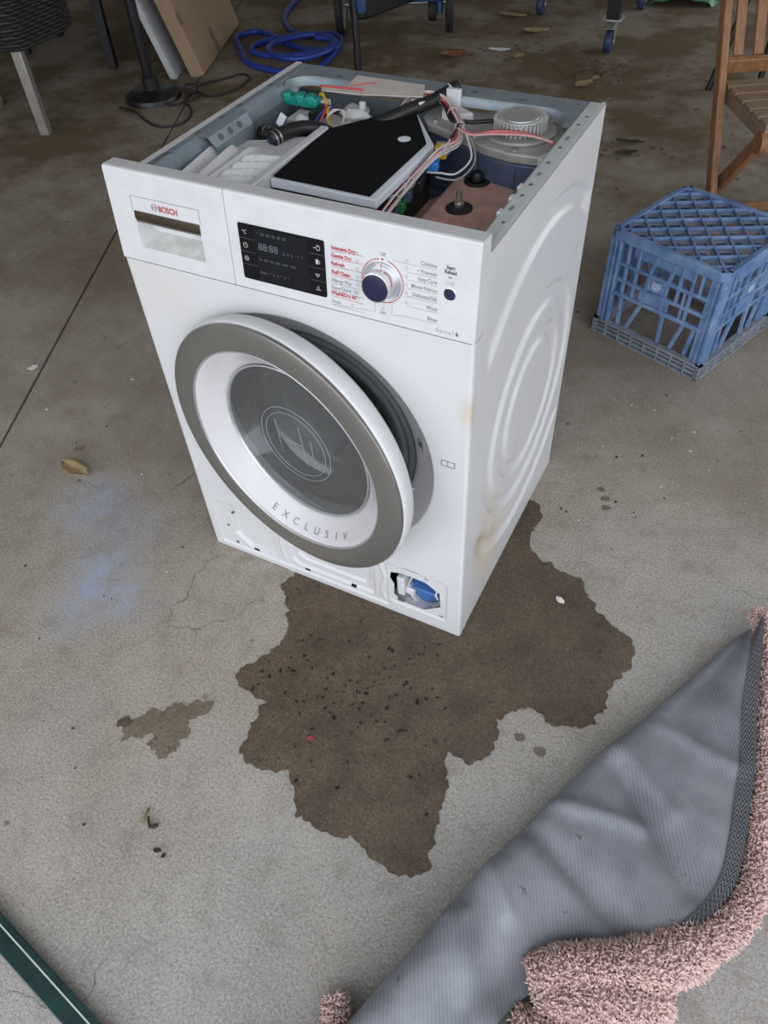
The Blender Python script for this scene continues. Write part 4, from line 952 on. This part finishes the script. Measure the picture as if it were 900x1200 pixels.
pile([
    ([(1.112, .285, .030), (1.135, .225, .040), (1.150, .150, .030), (1.160, .05, .028), (1.172, -.05, .030), (1.180, -.13, .036), (1.186, -.21, .040), (1.182, -.28, .045), (1.150, -.345, .050), (1.105, -.395, .050)], [.013, .016, .016, .016, .019, .022, .026, .030, .034]),
    ([(1.125, -.370, .045), (1.075, -.425, .060), (1.02, -.462, .062), (.965, -.492, .062), (.925, -.520, .055)], [.042, .045, .042, .042, .030]),
    ([(.945, -.535, .040), (.99, -.520, .050), (1.05, -.485, .050), (1.10, -.445, .042)], [.045, .052, .050, .035]),
    ([(.925, -.590, .040), (.965, -.585, .045), (1.02, -.555, .045), (1.06, -.510, .035)], [.045, .05, .045, .03]),
    ([(.920, -.66, .035), (.97, -.65, .04), (1.02, -.61, .03)], [.045, .05, .03]),
    ([(.682, -.655, .018), (.700, -.690, .020), (.706, -.75, .02), (.69, -.82, .02)], [.018, .022, .024, .024])], 'shag_pile', 'dusty pink shag yarn')

# ------------------------------------------------------------ the blue milk crate, upside down
cc = Vector((.753, 1.225, 0)); ca = R(-21.0)
crate = thing('milk_crate', 'faded blue plastic milk crate standing upside down on the concrete', 'crate', cc)
CM = Matrix.Rotation(ca, 3, 'Z'); hS = .166; CH = .312
def CB(mb, lo, hi, face=0):      # a box given in crate axes, turned to one of the four faces
    m = CM @ Matrix.Rotation(math.pi / 2 * face, 3, 'Z'); c = [(lo[i] + hi[i]) / 2 for i in range(3)]
    return mb.box(cc + m @ Vector(c), [abs(hi[i] - lo[i]) for i in range(3)], m)
def CBar(mb, a, b, w, th, face=0):
    m = CM @ Matrix.Rotation(math.pi / 2 * face, 3, 'Z'); return mb.beam(cc + m @ Vector(a), cc + m @ Vector(b), th, w, m @ Vector((0, 1, 0)).cross(Vector((0, 0, 1)))) if False else mb.beam(cc + m @ Vector(a), cc + m @ Vector(b), w, th, m @ Vector((0, -1, 0)))
for fi in range(4):
    mb = MB(); y0, y1 = -hS, -hS + .005
    for z0, z1 in ((.222, .231), (.176, .185), (.134, .145)): CB(mb, (-.138, y0 - .001, z0), (.138, y0 + .010, z1), fi)
    for x, z0, z1, w in ((-.106, .145, .285, .007), (-.074, .145, .285, .008), (.052, .185, .285, .008), (.072, .145, .225, .007), (.086, .145, .285, .007), (.108, .222, .285, .006)): CB(mb, (x - w / 2, y0, z0), (x + w / 2, y1 + .006, z1), fi)
    for (xa_, za_, xb_, zb_) in ((-.040, .140, -.036, .225), (-.036, .225, -.022, .288), (.018, .140, .020, .225), (.020, .225, .032, .288), (-.1, .05, -.104, .14), (-.072, .05, -.040, .14), (.030, .05, .026, .14), (.068, .05, .090, .14), (.112, .05, .122, .14)):
        CBar(mb, (xa_, y0 + .005, za_), (xb_, y0 + .005, zb_), .010, .009, fi)
    mb.build('side_lattice', 'crate', crate, bevel=.0012, seg=1)
    mb = MB(); CB(mb, (-.052, y0 + .001, .147), (.036, y0 + .005, .176), fi); CB(mb, (-.036, y0 + .001, .187), (.020, y0 + .005, .222), fi); CB(mb, (-.09, y0 + .002, .258), (.09, y0 + .006, .286), fi)
    pn = mb.build('side_plate', 'crate', crate, bevel=.001, seg=1)
    m = CM @ Matrix.Rotation(math.pi / 2 * fi, 3, 'Z')
    MB().prism([(-.013, .012), (-.013, -.004), (0, -.014), (.013, -.004), (.013, .012)], cc + m @ Vector((-.008, y0 - .0002, .205)), m @ Vector((1, 0, 0)), (0, 0, 1), m @ Vector((0, -1, 0)), 0, .0015).build('shield_emblem', 'crate_pale', pn, bevel=.0005, label='pale shield-shaped emblem')
    mb = MB()
    for sx in (1,):
        for k, dx in enumerate((0, .014, .028)):
            CB(mb, (hS - dx - .010, -hS - .002 + .003 * k, .045), (hS - dx, -hS + .016, .290), fi)
        for dx in (.008, .022): CB(mb, (hS - .010 - .003, -hS + dx + .004, .045), (hS + .002, -hS + dx + .014, .290), fi)
    CB(mb, (hS - .030, -hS + .003, .045), (hS - .003, -hS + .030, .290), fi)
    mb.build('corner_post', 'crate', crate, bevel=.0025)
    mb = MB(); e = .174
    for z0, z1 in ((0, .006), (.016, .021), (.029, .034)): CB(mb, (-e, -e, z0), (e, -e + .014, z1), fi)
    CB(mb, (-e + .003, -e + .011, 0), (e - .003, -e + .015, .040), fi); CB(mb, (-e, -e, .040), (e, -e + .020, .046), fi)
    for k in range(9): x = -e + .004 + k * (2 * e - .008) / 8; CB(mb, (x - .002, -e, 0), (x + .002, -e + .013, .040), fi)
    mb.build('foot_flange', 'crate_dust', crate, bevel=.001, seg=1)
    mb = MB(); e = .170
    CB(mb, (-e + .016, -e, .286), (e - .016, -e + .016, CH), fi)
    m = CM @ Matrix.Rotation(math.pi / 2 * fi, 3, 'Z')
    rim = arc_poly(e - .026, -e + .026, .026, -90, 0, 6) + arc_poly(e - .026, -e + .026, .008, 0, -90, 6)
    mb.prism(rim, cc, m @ Vector((1, 0, 0)), m @ Vector((0, 1, 0)), (0, 0, 1), .286, CH); mb.build('top_rim', 'crate', crate, bevel=.004)
mb = MB(); cell = .0475; e = .156; c2 = math.sqrt(.5)
for fam in (1, -1):
    for k in range(-4, 5):
        off = k * cell; L = max(0.0, e * 2 * c2 - abs(off)) * 1.0
        d = Vector((c2, fam * c2, 0)); nn = Vector((-fam * c2, c2, 0)); L = e / c2 - abs(off)
        if L < .01: continue
        mb.beam(cc + CM @ (nn * off - d * L) + Vector((0, 0, CH - .008)), cc + CM @ (nn * off + d * L) + Vector((0, 0, CH - .008)), .0046, .012)
mb.build('base_lattice', 'crate', crate, bevel=.0008, seg=1)
mb = MB()
for i in range(-5, 5):
    for j in range(-5, 5):
        a = Vector((c2, c2, 0)); b = Vector((-c2, c2, 0)); c = a * ((i + .5) * cell) + b * ((j + .5) * cell)
        if max(abs(c.x), abs(c.y)) > e - .012: continue
        m = CM @ Matrix.Rotation(math.pi / 4, 3, 'Z'); h = cell / 2; s = .0095; t = .013
        for lo, hi in (((-h, -h), (h, -s)), ((-h, s), (h, h)), ((-h, -s), (-t, s)), ((t, -s), (h, s))):
            mb.box(cc + CM @ c + m @ Vector(((lo[0] + hi[0]) / 2, (lo[1] + hi[1]) / 2, 0)) + Vector((0, 0, CH - .012)), (hi[0] - lo[0], hi[1] - lo[1], .003), m)
mb.build('base_floor', 'crate_dust', crate)

# ------------------------------------------------------------ folding wooden chair, upper right
cf_ = Vector((.502, -.865, 0)).normalized(); cr_ = Vector((.865, .502, 0)).normalized(); q0 = Vector((.667, 1.737, 0))
ch = thing('folding_chair', 'slatted brown wooden folding chair behind the blue crate', 'chair', q0 + cf_ * .1 + cr_ * .2)
def CP(f, r, z): return q0 + cf_ * f + cr_ * r + Vector((0, 0, z))
CWD = .44
for r in (0, CWD):
    MB().beam(CP(.185, r, 0), CP(-.28, r, .92), .022, .040, cf_).build('back_post', 'wood', ch, bevel=.004)
    rr_ = .03 if r == 0 else CWD - .03
    MB().beam(CP(-.12, rr_, 0), CP(.235, rr_, .415), .020, .040, cf_).build('rear_leg', 'wood', ch, bevel=.004)
    MB().lathe([(0, -.013), (.028, -.013), (.030, 0), (.028, .013), (0, .013)], CP(.235, rr_, .405), cf_, (0, 0, 1), cr_, 20).build('leg_knuckle', 'wood', ch, smooth=40)
def bk_f(z): return .185 - .465 * z / .92
for z, h in ((.500, .045), (.880, .06)): MB().beam(CP(bk_f(z), .01, z), CP(bk_f(z), CWD - .01, z), h, .018, (-cf_ * .9 + Vector((0, 0, .45)))).build('back_rail', 'wood', ch, bevel=.003)
for k in range(7):
    r = .045 + k * (CWD - .09) / 6
    MB().beam(CP(bk_f(.52), r, .52), CP(bk_f(.87), r, .87), .028, .010, cf_).build('back_slat', 'wood', ch, bevel=.002)
for r in (.035, CWD - .035): MB().beam(CP(-.08, r, .425), CP(.245, r, .425), .024, .034).build('seat_rail', 'woodseat', ch, bevel=.003)
for k in range(6):
    f = -.055 + k * .056; MB().beam(CP(f, .022, .450), CP(f, CWD - .022, .450), .044, .014).build('seat_slat', 'woodseat', ch, bevel=.003)
MB().beam(CP(-.085, .03, .055), CP(-.085, CWD - .03, .055), .016, .030).build('stretcher', 'wood', ch, bevel=.003)
MB().beam(CP(.14, .01, .10), CP(.14, CWD - .01, .10), .016, .030).build('stretcher', 'wood', ch, bevel=.003)

# black stool frame behind the chair
bs = thing('black_stool', 'black metal stool with splayed legs behind the wooden folding chair', 'stool', (.70, 3.22, 0))
for (x, y), (tx, ty) in (((.676, 3.033), (.66, 3.10)), ((.475, 3.064), (.585, 3.16)), ((.92, 3.12), (.84, 3.19)), ((.70, 3.45), (.70, 3.36))):
    MB().rod((x, y, 0), (tx, ty, .62), .0135, 12).build('leg', 'blackmetal', bs, smooth=40)
MB().lathe([(0, .62), (.15, .62), (.165, .63), (.165, .65), (.15, .665), (0, .668)], (.695, 3.20, 0), n=32).build('seat', 'black', bs, smooth=40)

# ------------------------------------------------------------ far back: wheeled bench, trolley, green bag
be = thing('mobile_workbench', 'workbench on black legs with blue castor wheels at the back', 'workbench', (-.3, 3.95, 0))
bpos = [(-.066, 3.402), (-.566, 3.865), (-.084, 4.108), (-.60, 4.45)]
for i, (x, y) in enumerate(bpos):
    lg = MB().b2((x - .030, y - .030, .145), (x + .030, y + .030, .78)).build('leg', 'blackmetal', be, bevel=.003)
    MB().b2((x - .045, y - .040, .136), (x + .045, y + .040, .145)).build('castor_plate', 'steel', lg, bevel=.002)
    yw = RM @ Vector((1, 0, 0)); a = Vector((x, y - .018, .050))
    MB().lathe([(.012, -.016), (.046, -.016), (.050, -.010), (.050, .010), (.046, .016), (.012, .016)], a, (0, 1, 0), (0, 0, 1), (1, 0, 0), 28, True).build('castor_wheel', 'castorblue', lg, smooth=40)
    for s in (-1, 1): MB().hexa([a + Vector((s * .020, dy, dz)) + Vector((k * .003, 0, 0)) for k, pts in ((0, 0), (1, 0)) for dy, dz in ((-.014, -.012), (.014, -.012), (.045, .088), (-.020, .088))]).build('castor_fork', 'steel', lg)
    MB().rod(a - Vector((.026, 0, 0)), a + Vector((.026, 0, 0)), .007, 10).build('axle', 'steel', lg)
    MB().box(a + Vector((0, -.03, .070)), (.05, .04, .005), Matrix.Rotation(.4, 3, 'X')).build('brake_pedal', 'steel', lg, bevel=.001)
MB().prism([(.06, 3.28), (.06, 4.62), (-.74, 4.62), (-.74, 3.28)], h0=.78, h1=.82).build('bench_top', 'bench', be, bevel=.004)
tr = thing('hand_trolley', 'black folding hand trolley with thin wheels and blue tubes behind the machine', 'trolley', (-1.18, 3.3, 0))
P, Q = Vector((-1.455, 3.22, 0)), Vector((-.93, 3.44, 0)); ax = (Q - P).normalized(); fw = Vector((-ax.y, ax.x, 0))
for pnt in (P, Q):
    w = MB().lathe([(.112, -.020), (.128, -.019), (.135, -.010), (.135, .010), (.128, .019), (.112, .020)], pnt + Vector((0, 0, .135)), fw, (0, 0, 1), ax, 40, True).build('wheel', 'tyre', tr, smooth=40)
    MB().lathe([(.018, -.012), (.03, -.008), (.10, -.008), (.113, -.016), (.113, .016), (.10, .008), (.03, .008), (.018, .012)], pnt + Vector((0, 0, .135)), fw, (0, 0, 1), ax, 32, True).build('wheel_rim', 'w_grey', w, smooth=40)
MB().rod(P + Vector((0, 0, .135)), Q + Vector((0, 0, .135)), .009, 12).build('axle', 'steel', tr, smooth=40)
MB().rod(P + ax * .12 - fw * .03 + Vector((0, 0, .16)), Q - ax * .04 - fw * .03 + Vector((0, 0, .16)), .017, 12).build('cross_tube', 'bluepaint', tr, smooth=40)
MB().rod(Q - ax * .05 - fw * .02 + Vector((0, 0, .09)), Q - ax * .05 + fw * .05 + Vector((0, 0, .75)), .018, 12).build('upright_tube', 'bluepaint', tr, smooth=40)
MB().rod(P + ax * .10 + Vector((0, 0, .12)), P + ax * .10 + fw * .1 + Vector((0, 0, .75)), .018, 12).build('upright_tube', 'blackmetal', tr, smooth=40)
MB().lathe([(0, -.022), (.045, -.022), (.052, 0), (.045, .022), (0, .022)], Q - ax * .09 + Vector((0, 0, .10)), fw, (0, 0, 1), ax, 24).build('small_wheel', 'tyre', tr, smooth=40)
MB().rod((-1.119, 2.771, 0), (-1.15, 2.82, .62), .0165, 14).build('front_leg', 'blackmetal', tr, smooth=40)
MB().hexa([(-1.16, 2.80, .20), (-1.09, 2.83, .20), (-1.06, 3.30, .16), (-1.34, 3.24, .16), (-1.17, 2.80, .30), (-1.10, 2.83, .30), (-1.06, 3.32, .26), (-1.38, 3.24, .26)]).build('folded_frame', 'blackmetal', tr, bevel=.01)
MB().rod((-1.155, 2.80, .33), (-1.20, 3.30, .24), .010, 10).build('strut', 'steel', tr, smooth=40)
MB().rod((-1.10, 2.80, .24), (-1.105, 2.79, .34), .022, 12).build('hinge_block', 'bluepaint', tr, smooth=40)
mb = MB(); mb.grid(lambda u, v: (-.06 + .32 * u + .02 * math.sin(v * 5), 4.13 + .09 * u + .28 * v, .004 + .10 * (math.sin(math.pi * min(1, max(0, u))) ** .4) * (math.sin(math.pi * (.04 + .92 * v)) ** .5) * (1 + .35 * noise.noise(Vector((u * 6, v * 6, 0)))) ), 26, 20)
tag(mb.build('plastic_bag', 'greenbag', smooth=True), 'crumpled green plastic bag lying on the floor at the far back', 'bag')

# ------------------------------------------------------------ upper left corner
wc = thing('wicker_chair', 'black woven armchair with brushed metal legs at the upper left', 'chair', (-2.32, 1.78, 0))
wo = Vector((-2.065, 1.62, 0))
for dx, dy in ((0, 0), (-.50, -.02), (-.46, .16)): MB().beam(wo + Vector((dx, dy, 0)), wo + Vector((dx, dy, .36)), .042, .042, RU).build('leg', 'alu_leg', wc, bevel=.003)
SH = catmull([wo + Vector(q) for q in ((.035, -.05, 0), (.065, .10, 0), (.04, .27, 0), (-.10, .40, 0), (-.32, .42, 0), (-.54, .38, 0), (-.58, .15, 0), (-.54, -.05, 0), (-.25, -.08, 0))], 10, True)
NSH = len(SH); cw_ = sum(SH, Vector()) / NSH
def wov(i0, i1, z0, z1):
    n = int((z1 - z0) / .013); mb = MB()
    def fn(u, v):
        f = i0 + (i1 - i0) * u; k = int(f) % NSH; p = SH[k].lerp(SH[(k + 1) % NSH], f - int(f)); o_ = (p - cw_).normalized(); row = int(v * n * .9999)
        a = abs(math.sin(v * n * math.pi)); return p + o_ * (.006 * a + .0035 * math.sin(u * 90 + math.pi * row) * a) + Vector((0, 0, z0 + (z1 - z0) * v))
    mb.grid(fn, 150, n * 5); return mb
wov(0, 45, .34, .66).build('woven_side', 'wicker', wc, smooth=60, recalc=False); wov(45, NSH, .34, .85).build('woven_back', 'wicker', wc, smooth=60, recalc=False)
MB().prism([((p - cw_) * .97 + cw_)[:2] for p in SH], h0=.345, h1=.375).build('seat_base', 'wicker', wc)
MB().prism([((p - cw_) * .93 + cw_)[:2] for p in SH], h0=.376, h1=.47).build('seat_cushion', 'black', wc, bevel=.02)
ps = thing('pedestal_stand', 'black pole stand on a round base at the upper left', 'stand', (-1.872, 2.13, 0))
MB().lathe([(0, .045), (.03, .045), (.05, .030), (.11, .028), (.128, .020), (.132, .0), (0, 0)], (-1.872, 2.13, 0), n=44).build('round_base', 'blackmetal', ps, smooth=40)
MB().rod((-1.872, 2.13, .03), (-1.872, 2.13, .80), .024, 18).build('pole', 'blackmetal', ps, smooth=40)
MB().lathe([(.024, 0), (.036, 0), (.036, .06), (.024, .07)], (-1.872, 2.13, .03), n=24).build('pole_collar', 'black', ps, smooth=40)
bt = thing('black_table', 'black table with straight legs behind the round based pole stand', 'table', (-2.35, 2.6, 0))
for x, y in ((-2.331, 2.38), (-2.407, 2.70), (-2.95, 2.40), (-3.0, 2.70)): MB().beam((x, y, 0), (x - .01, y + .02, .48), .045, .045).build('leg', 'blackmetal', bt, bevel=.003)
MB().b2((-3.05, 2.33, .46), (-2.315, 2.76, .52)).build('table_top', 'blackmetal', bt, bevel=.004)
# leaning carton and pale board
be_ = Vector((-.37, .93, 0)).normalized(); bq = R(17); bup = Vector((-math.sin(bq) * .93, -math.sin(bq) * .37, math.cos(bq))); bn = be_.cross(bup) * 1.0
def lean(o, L, Ht, T, name, m, label, cat):
    o = Vector(o); return MB().hexa([o, o + be_ * L, o + be_ * L - bn * T, o - bn * T, o + bup * Ht, o + be_ * L + bup * Ht, o + be_ * L - bn * T + bup * Ht, o - bn * T + bup * Ht]).build(name, m, bevel=.003) if label is None else None
if bn.x < 0: bn = -bn
def panel(o, L, Ht, T):
    o = Vector(o); q = o - bn * T
    return MB().hexa([q, q + be_ * L, o + be_ * L, o, q + bup * Ht, q + be_ * L + bup * Ht, o + be_ * L + bup * Ht, o + bup * Ht])
O1 = Vector((-1.800, 2.438, .008))
ct = thing('cardboard_box', 'flat brown cardboard carton leaning on its edge beside the pale board', 'box', (-1.95, 2.82, 0))
panel(O1, .80, .62, .070).build('carton', 'card', ct, bevel=.003)
for k, (a, h) in enumerate(((.0, .24), (.30, .0))):
    if k == 0: MB().hexa([O1 + bn * z + be_ * s + bup * t for z, s, t in ((.0006, -.002, .22), (.0006, .05, .22), (.0012, .05, .22), (.0012, -.002, .22), (.0006, -.002, .28), (.0006, .05, .28), (.0012, .05, .28), (.0012, -.002, .28))]).build('packing_tape', 'packtape', ct)
    else: MB().hexa([O1 + bn * z + be_ * s + bup * t for z, s, t in ((.0006, .30, .0), (.0006, .36, .0), (.0012, .36, .0), (.0012, .30, .0), (.0006, .30, .12), (.0006, .36, .12), (.0012, .36, .12), (.0012, .30, .12))]).build('packing_tape', 'packtape', ct)
O2 = Vector((-1.850, 2.390, .010)) - bn * .022
tag(panel(O2 - bn * .050, .85, .66, .030).build('pale_board', 'boardwhite', bevel=.002), 'thin pale grey board leaning behind the cardboard carton', 'board')
# blue hose coiled on the floor
HP = [(-2.10, 3.95), (-2.016, 3.688), (-1.915, 3.381), (-1.78, 3.189), (-1.628, 3.091), (-1.495, 3.134), (-1.357, 2.999), (-1.302, 2.700), (-1.393, 2.600), (-1.527, 2.590), (-1.68, 2.640), (-1.83, 2.80), (-1.94, 2.93), (-1.88, 3.04), (-1.72, 2.98), (-1.587, 2.895), (-1.44, 2.86), (-1.33, 2.92), (-1.40, 3.08), (-1.56, 3.05), (-1.70, 2.90), (-1.724, 2.75), (-1.60, 2.68), (-1.45, 2.72), (-1.34, 2.82), (-1.38, 2.98), (-1.52, 3.00), (-1.62, 2.86), (-1.60, 2.72), (-1.48, 2.64), (-1.36, 2.66), (-1.30, 2.80), (-1.34, 2.94), (-1.46, 2.95)]
hp_ = [(x, y, .015 + min(.045, max(0, (i - 9) * .0022))) for i, (x, y) in enumerate(HP)]
tag(MB().tube(catmull(hp_, 8), .0145, 10).build('garden_hose', 'hose', smooth=True), 'tangled blue hose lying in loops behind the washing machine', 'hose')
cabl = thing('power_cable', 'thin black power cable with a plug looping across the floor by the stand', 'cable', (-1.65, 2.2, 0))
CPT = [(-1.94, 1.965), (-1.826, 1.945), (-1.743, 1.895), (-1.62, 1.85), (-1.545, 1.905), (-1.56, 2.00), (-1.620, 2.080), (-1.69, 2.13), (-1.715, 2.195), (-1.71, 2.245), (-1.67, 2.235), (-1.600, 2.230), (-1.545, 2.33), (-1.55, 2.44), (-1.575, 2.50), (-1.62, 2.52), (-1.65, 2.50), (-1.663, 2.462), (-1.70, 2.405), (-1.73, 2.33), (-1.725, 2.26)]
MB().tube(catmull([(x, y, .0055 + .006 * (i in (8, 9, 19, 20))) for i, (x, y) in enumerate(CPT)], 8), .0050, 8).build('cord', 'w_black', cabl, smooth=True)
MB().box((-1.725, 2.235, .022), (.055, .040, .042), Matrix.Rotation(.6, 3, 'Z')).build('plug_adapter', 'black', cabl, bevel=.006)
MB().tube(catmull([(-1.73, 2.06, .006), (-1.68, 2.12, .006), (-1.66, 2.19, .006), (-1.70, 2.23, .012)], 6), .0045, 8).build('cord', 'w_black', cabl, smooth=True)

# ------------------------------------------------------------ dry leaves and litter
rng = random.Random(21)
def leaf(name, x, y, L, Wd, m, rot, label, cat='leaf', curl=.25, seed=0):
    mb = MB(); ca_, sa_ = math.cos(rot), math.sin(rot)
    def fn(u, v):
        l = (u - .5) * L; w = (v - .5) * Wd * (math.sin(math.pi * min(1, max(.0, u * .96 + .02))) ** .7) * (1 + .35 * noise.noise(Vector((u * 7 + seed, v * 2, seed * 2.3))))
        z = .0025 + curl * (abs(v - .5) * 2) ** 2 * Wd * .5 + .10 * L * (u - .5) ** 2 + .004 * (1 + noise.noise(Vector((u * 5, v * 5, seed))))
        return (x + l * ca_ - w * sa_, y + l * sa_ + w * ca_, z)
    mb.grid(fn, 10, 6); o = mb.build(name, m, smooth=True, solid=.0012); return tag(o, label, cat)
leaf('dry_leaf', -.461, .040, .092, .046, 'leaf_tan', -.12, 'large olive brown dry leaf on the floor left of the machine beside the blue dust', seed=1)
leaf('dry_leaf', -.505, .100, .024, .014, 'leaf_olive', .8, 'small brown leaf scrap just above the large olive leaf', seed=2)
leaf('dry_leaf', -.754, 3.095, .13, .095, 'leaf_rust', .5, 'curled rust brown leaf on the floor behind the machine', seed=3)
leaf('paper_scrap', -.569, 3.234, .11, .04, 'paper', .2, 'small white paper scrap on the floor behind the machine', 'paper', .15, 4)
leaf('dry_leaf', -.493, 3.559, .13, .07, 'leaf_tan', .4, 'pale tan leaf beyond the white paper scrap', seed=5)
leaf('dry_leaf', -.70, 3.77, .16, .05, 'leaf_tan', 0, 'long tan leaf near the left castor of the workbench', seed=6)
leaf('dry_leaf', -.444, 3.174, .07, .05, 'leaf_tan', 1.2, 'small upright tan leaf right of the white paper scrap', seed=7)
leaf('dry_leaf', -.045, 2.93, .10, .06, 'leaf_tan', 1.0, 'tan leaf with a curled tip in front of the castor wheel', seed=8)
leaf('dry_leaf', -.02, 3.02, .045, .03, 'leaf_tan', 1.3, 'small pale leaf piece touching the curled tan leaf', seed=9)
leaf('dry_leaf', -.965, 2.872, .05, .04, 'leaf_rust', .4, 'small round brown leaf between trolley leg and machine', seed=10)
leaf('dry_leaf', .304, 2.403, .11, .03, 'soil', .1, 'thin dark brown leaf on the floor left of the wooden chair', seed=11)
leaf('dry_leaf', .315, 2.30, .09, .03, 'soil', .5, 'second thin dark brown leaf nearer the crate', seed=12)
leaf('dry_leaf', -.868, .312, .03, .022, 'paper', .9, 'tiny pale scrap beside the joint in the floor at the left', 'scrap', .15, 13)
tw = thing('dry_twig', 'small bent brown twig on the floor below the small damp patch', 'twig', (.262, -.575, 0))
MB().tube([(.253, -.580, .003), (.2505, -.567, .004), (.248, -.554, .003)], .0022, 6).build('twig_end', 'leaf_olive', tw, smooth=True)
MB().tube([(.256, -.566, .003), (.262, -.573, .004), (.271, -.580, .004), (.277, -.576, .005), (.281, -.570, .005)], [.0016, .0020, .0024, .0042, .0030], 6).build('twig_stem', 'soil', tw, smooth=True)
leaf('dirt_crumb', .307, -.605, .014, .008, 'soil', .3, 'black crumb on the floor below the curved twig scrap', 'crumb', .1, 16)
leaf('dirt_crumb', .322, -.607, .009, .006, 'soil', 1.3, 'smaller black crumb right beside the black crumb', 'crumb', .1, 17)
mb = MB()
for x, y, l in ((.723, .841, .008), (.89, .80, .010), (.846, .756, .008), (.897, .728, .011), (.782, .844, .006), (.862, .58, .010), (.70, .66, .006), (.93, .55, .007), (-.569, .391, .014), (-.703, .191, .012), (.72, .40, .006), (.95, .68, .006), (-.30, .10, .008), (-.05, -.12, .007)):
    mb.blob((x, y, .0015), (l * .42, l * .25, .0014), 7, 4, .6, x * 10)
tag(mb.build('pale_flecks', 'boardwhite', kind='stuff'), 'pale flecks of paper and chip scattered over the bare concrete', 'flecks')
leaf('paper_scrap', .752, .168, .022, .012, 'paper', -.5, 'small white fragment lying in the right arm of the large wet patch', 'paper', .05, 31)
leaf('red_scrap', .439, -.32, .010, .007, 'w_red', .2, 'tiny red scrap on the large wet patch', 'scrap', .1, 18)
mb = MB()
for k in range(300):
    c = rng.choice(((-.06, 3.12, .09), (-.02, 3.20, .12), (-.06, 3.12, .09), (-.75, 3.0, .30), (-.35, 3.4, .35), (.25, 2.45, .30)))
    x, y = rng.gauss(c[0], c[2]), rng.gauss(c[1], c[2] * .7); l = rng.uniform(.004, .020)
    if y < 2.0 or y > 3.75 or any(math.hypot(x - a, y - b) < .13 for a, b in bpos): continue
    mb.box((x, y, .003), (l, l * rng.uniform(.2, .7), .004), Matrix.Rotation(rng.uniform(0, 3.14), 3, 'Z'))
tag(mb.build('leaf_litter', 'litter', kind='stuff'), 'fine brown leaf litter scattered over the floor at the back', 'litter')
mb = MB()
for k in range(160):
    x, y = rng.uniform(-1.3, .9), rng.uniform(-.7, 2.6); l = rng.uniform(.002, .006)
    if (-.05 < x < .65 and -.05 < y < .62) or (.5 < x < 1.0 and .98 < y < 1.5) or inpoly(x, y, PUD): continue
    if (x > .6 and y < .3): continue
    mb.box((x, y, .0014), (l, l * rng.uniform(.4, 1), .002), Matrix.Rotation(rng.uniform(0, 3.14), 3, 'Z'))
tag(mb.build('floor_specks', 'soil', kind='stuff'), 'dark dirt specks scattered over the bare concrete', 'dirt')

# ------------------------------------------------------------ dark green bar at the lower left
ga, gb = Vector((.05, -.790, 0)), Vector((.78, -.917, 0)); gd = (gb - ga).normalized(); gn = Vector((-gd.y, gd.x, 0))
gr = thing('green_bar', 'dark green glossy bar with a thin pale painted edge highlight across the lower left corner', 'bar', ga.lerp(gb, .5))
def gbar(o0, o1, z0, z1): return MB().hexa([ga + gn * o0 + Vector((0, 0, z0)), gb + gn * o0 + Vector((0, 0, z0)), gb + gn * o1 + Vector((0, 0, z0)), ga + gn * o1 + Vector((0, 0, z0)), ga + gn * o0 + Vector((0, 0, z1)), gb + gn * o0 + Vector((0, 0, z1)), gb + gn * o1 + Vector((0, 0, z1)), ga + gn * o1 + Vector((0, 0, z1))])
gbar(-.024, .012, 0, .018).build('bar_body', 'greenbar', gr, bevel=.002)
gbar(.0, .0022, .018, .0190).build('edge_highlight', 'edge_glint', gr)  # pale strip painted on as the bright highlight of the bar's edge
tag(MB().blob((.128, -.848, .012), (.020, .014, .012), 12, 8, .5, 2).build('pebble', 'stone', smooth=True), 'grey brown pebble beside the dark green bar', 'stone')
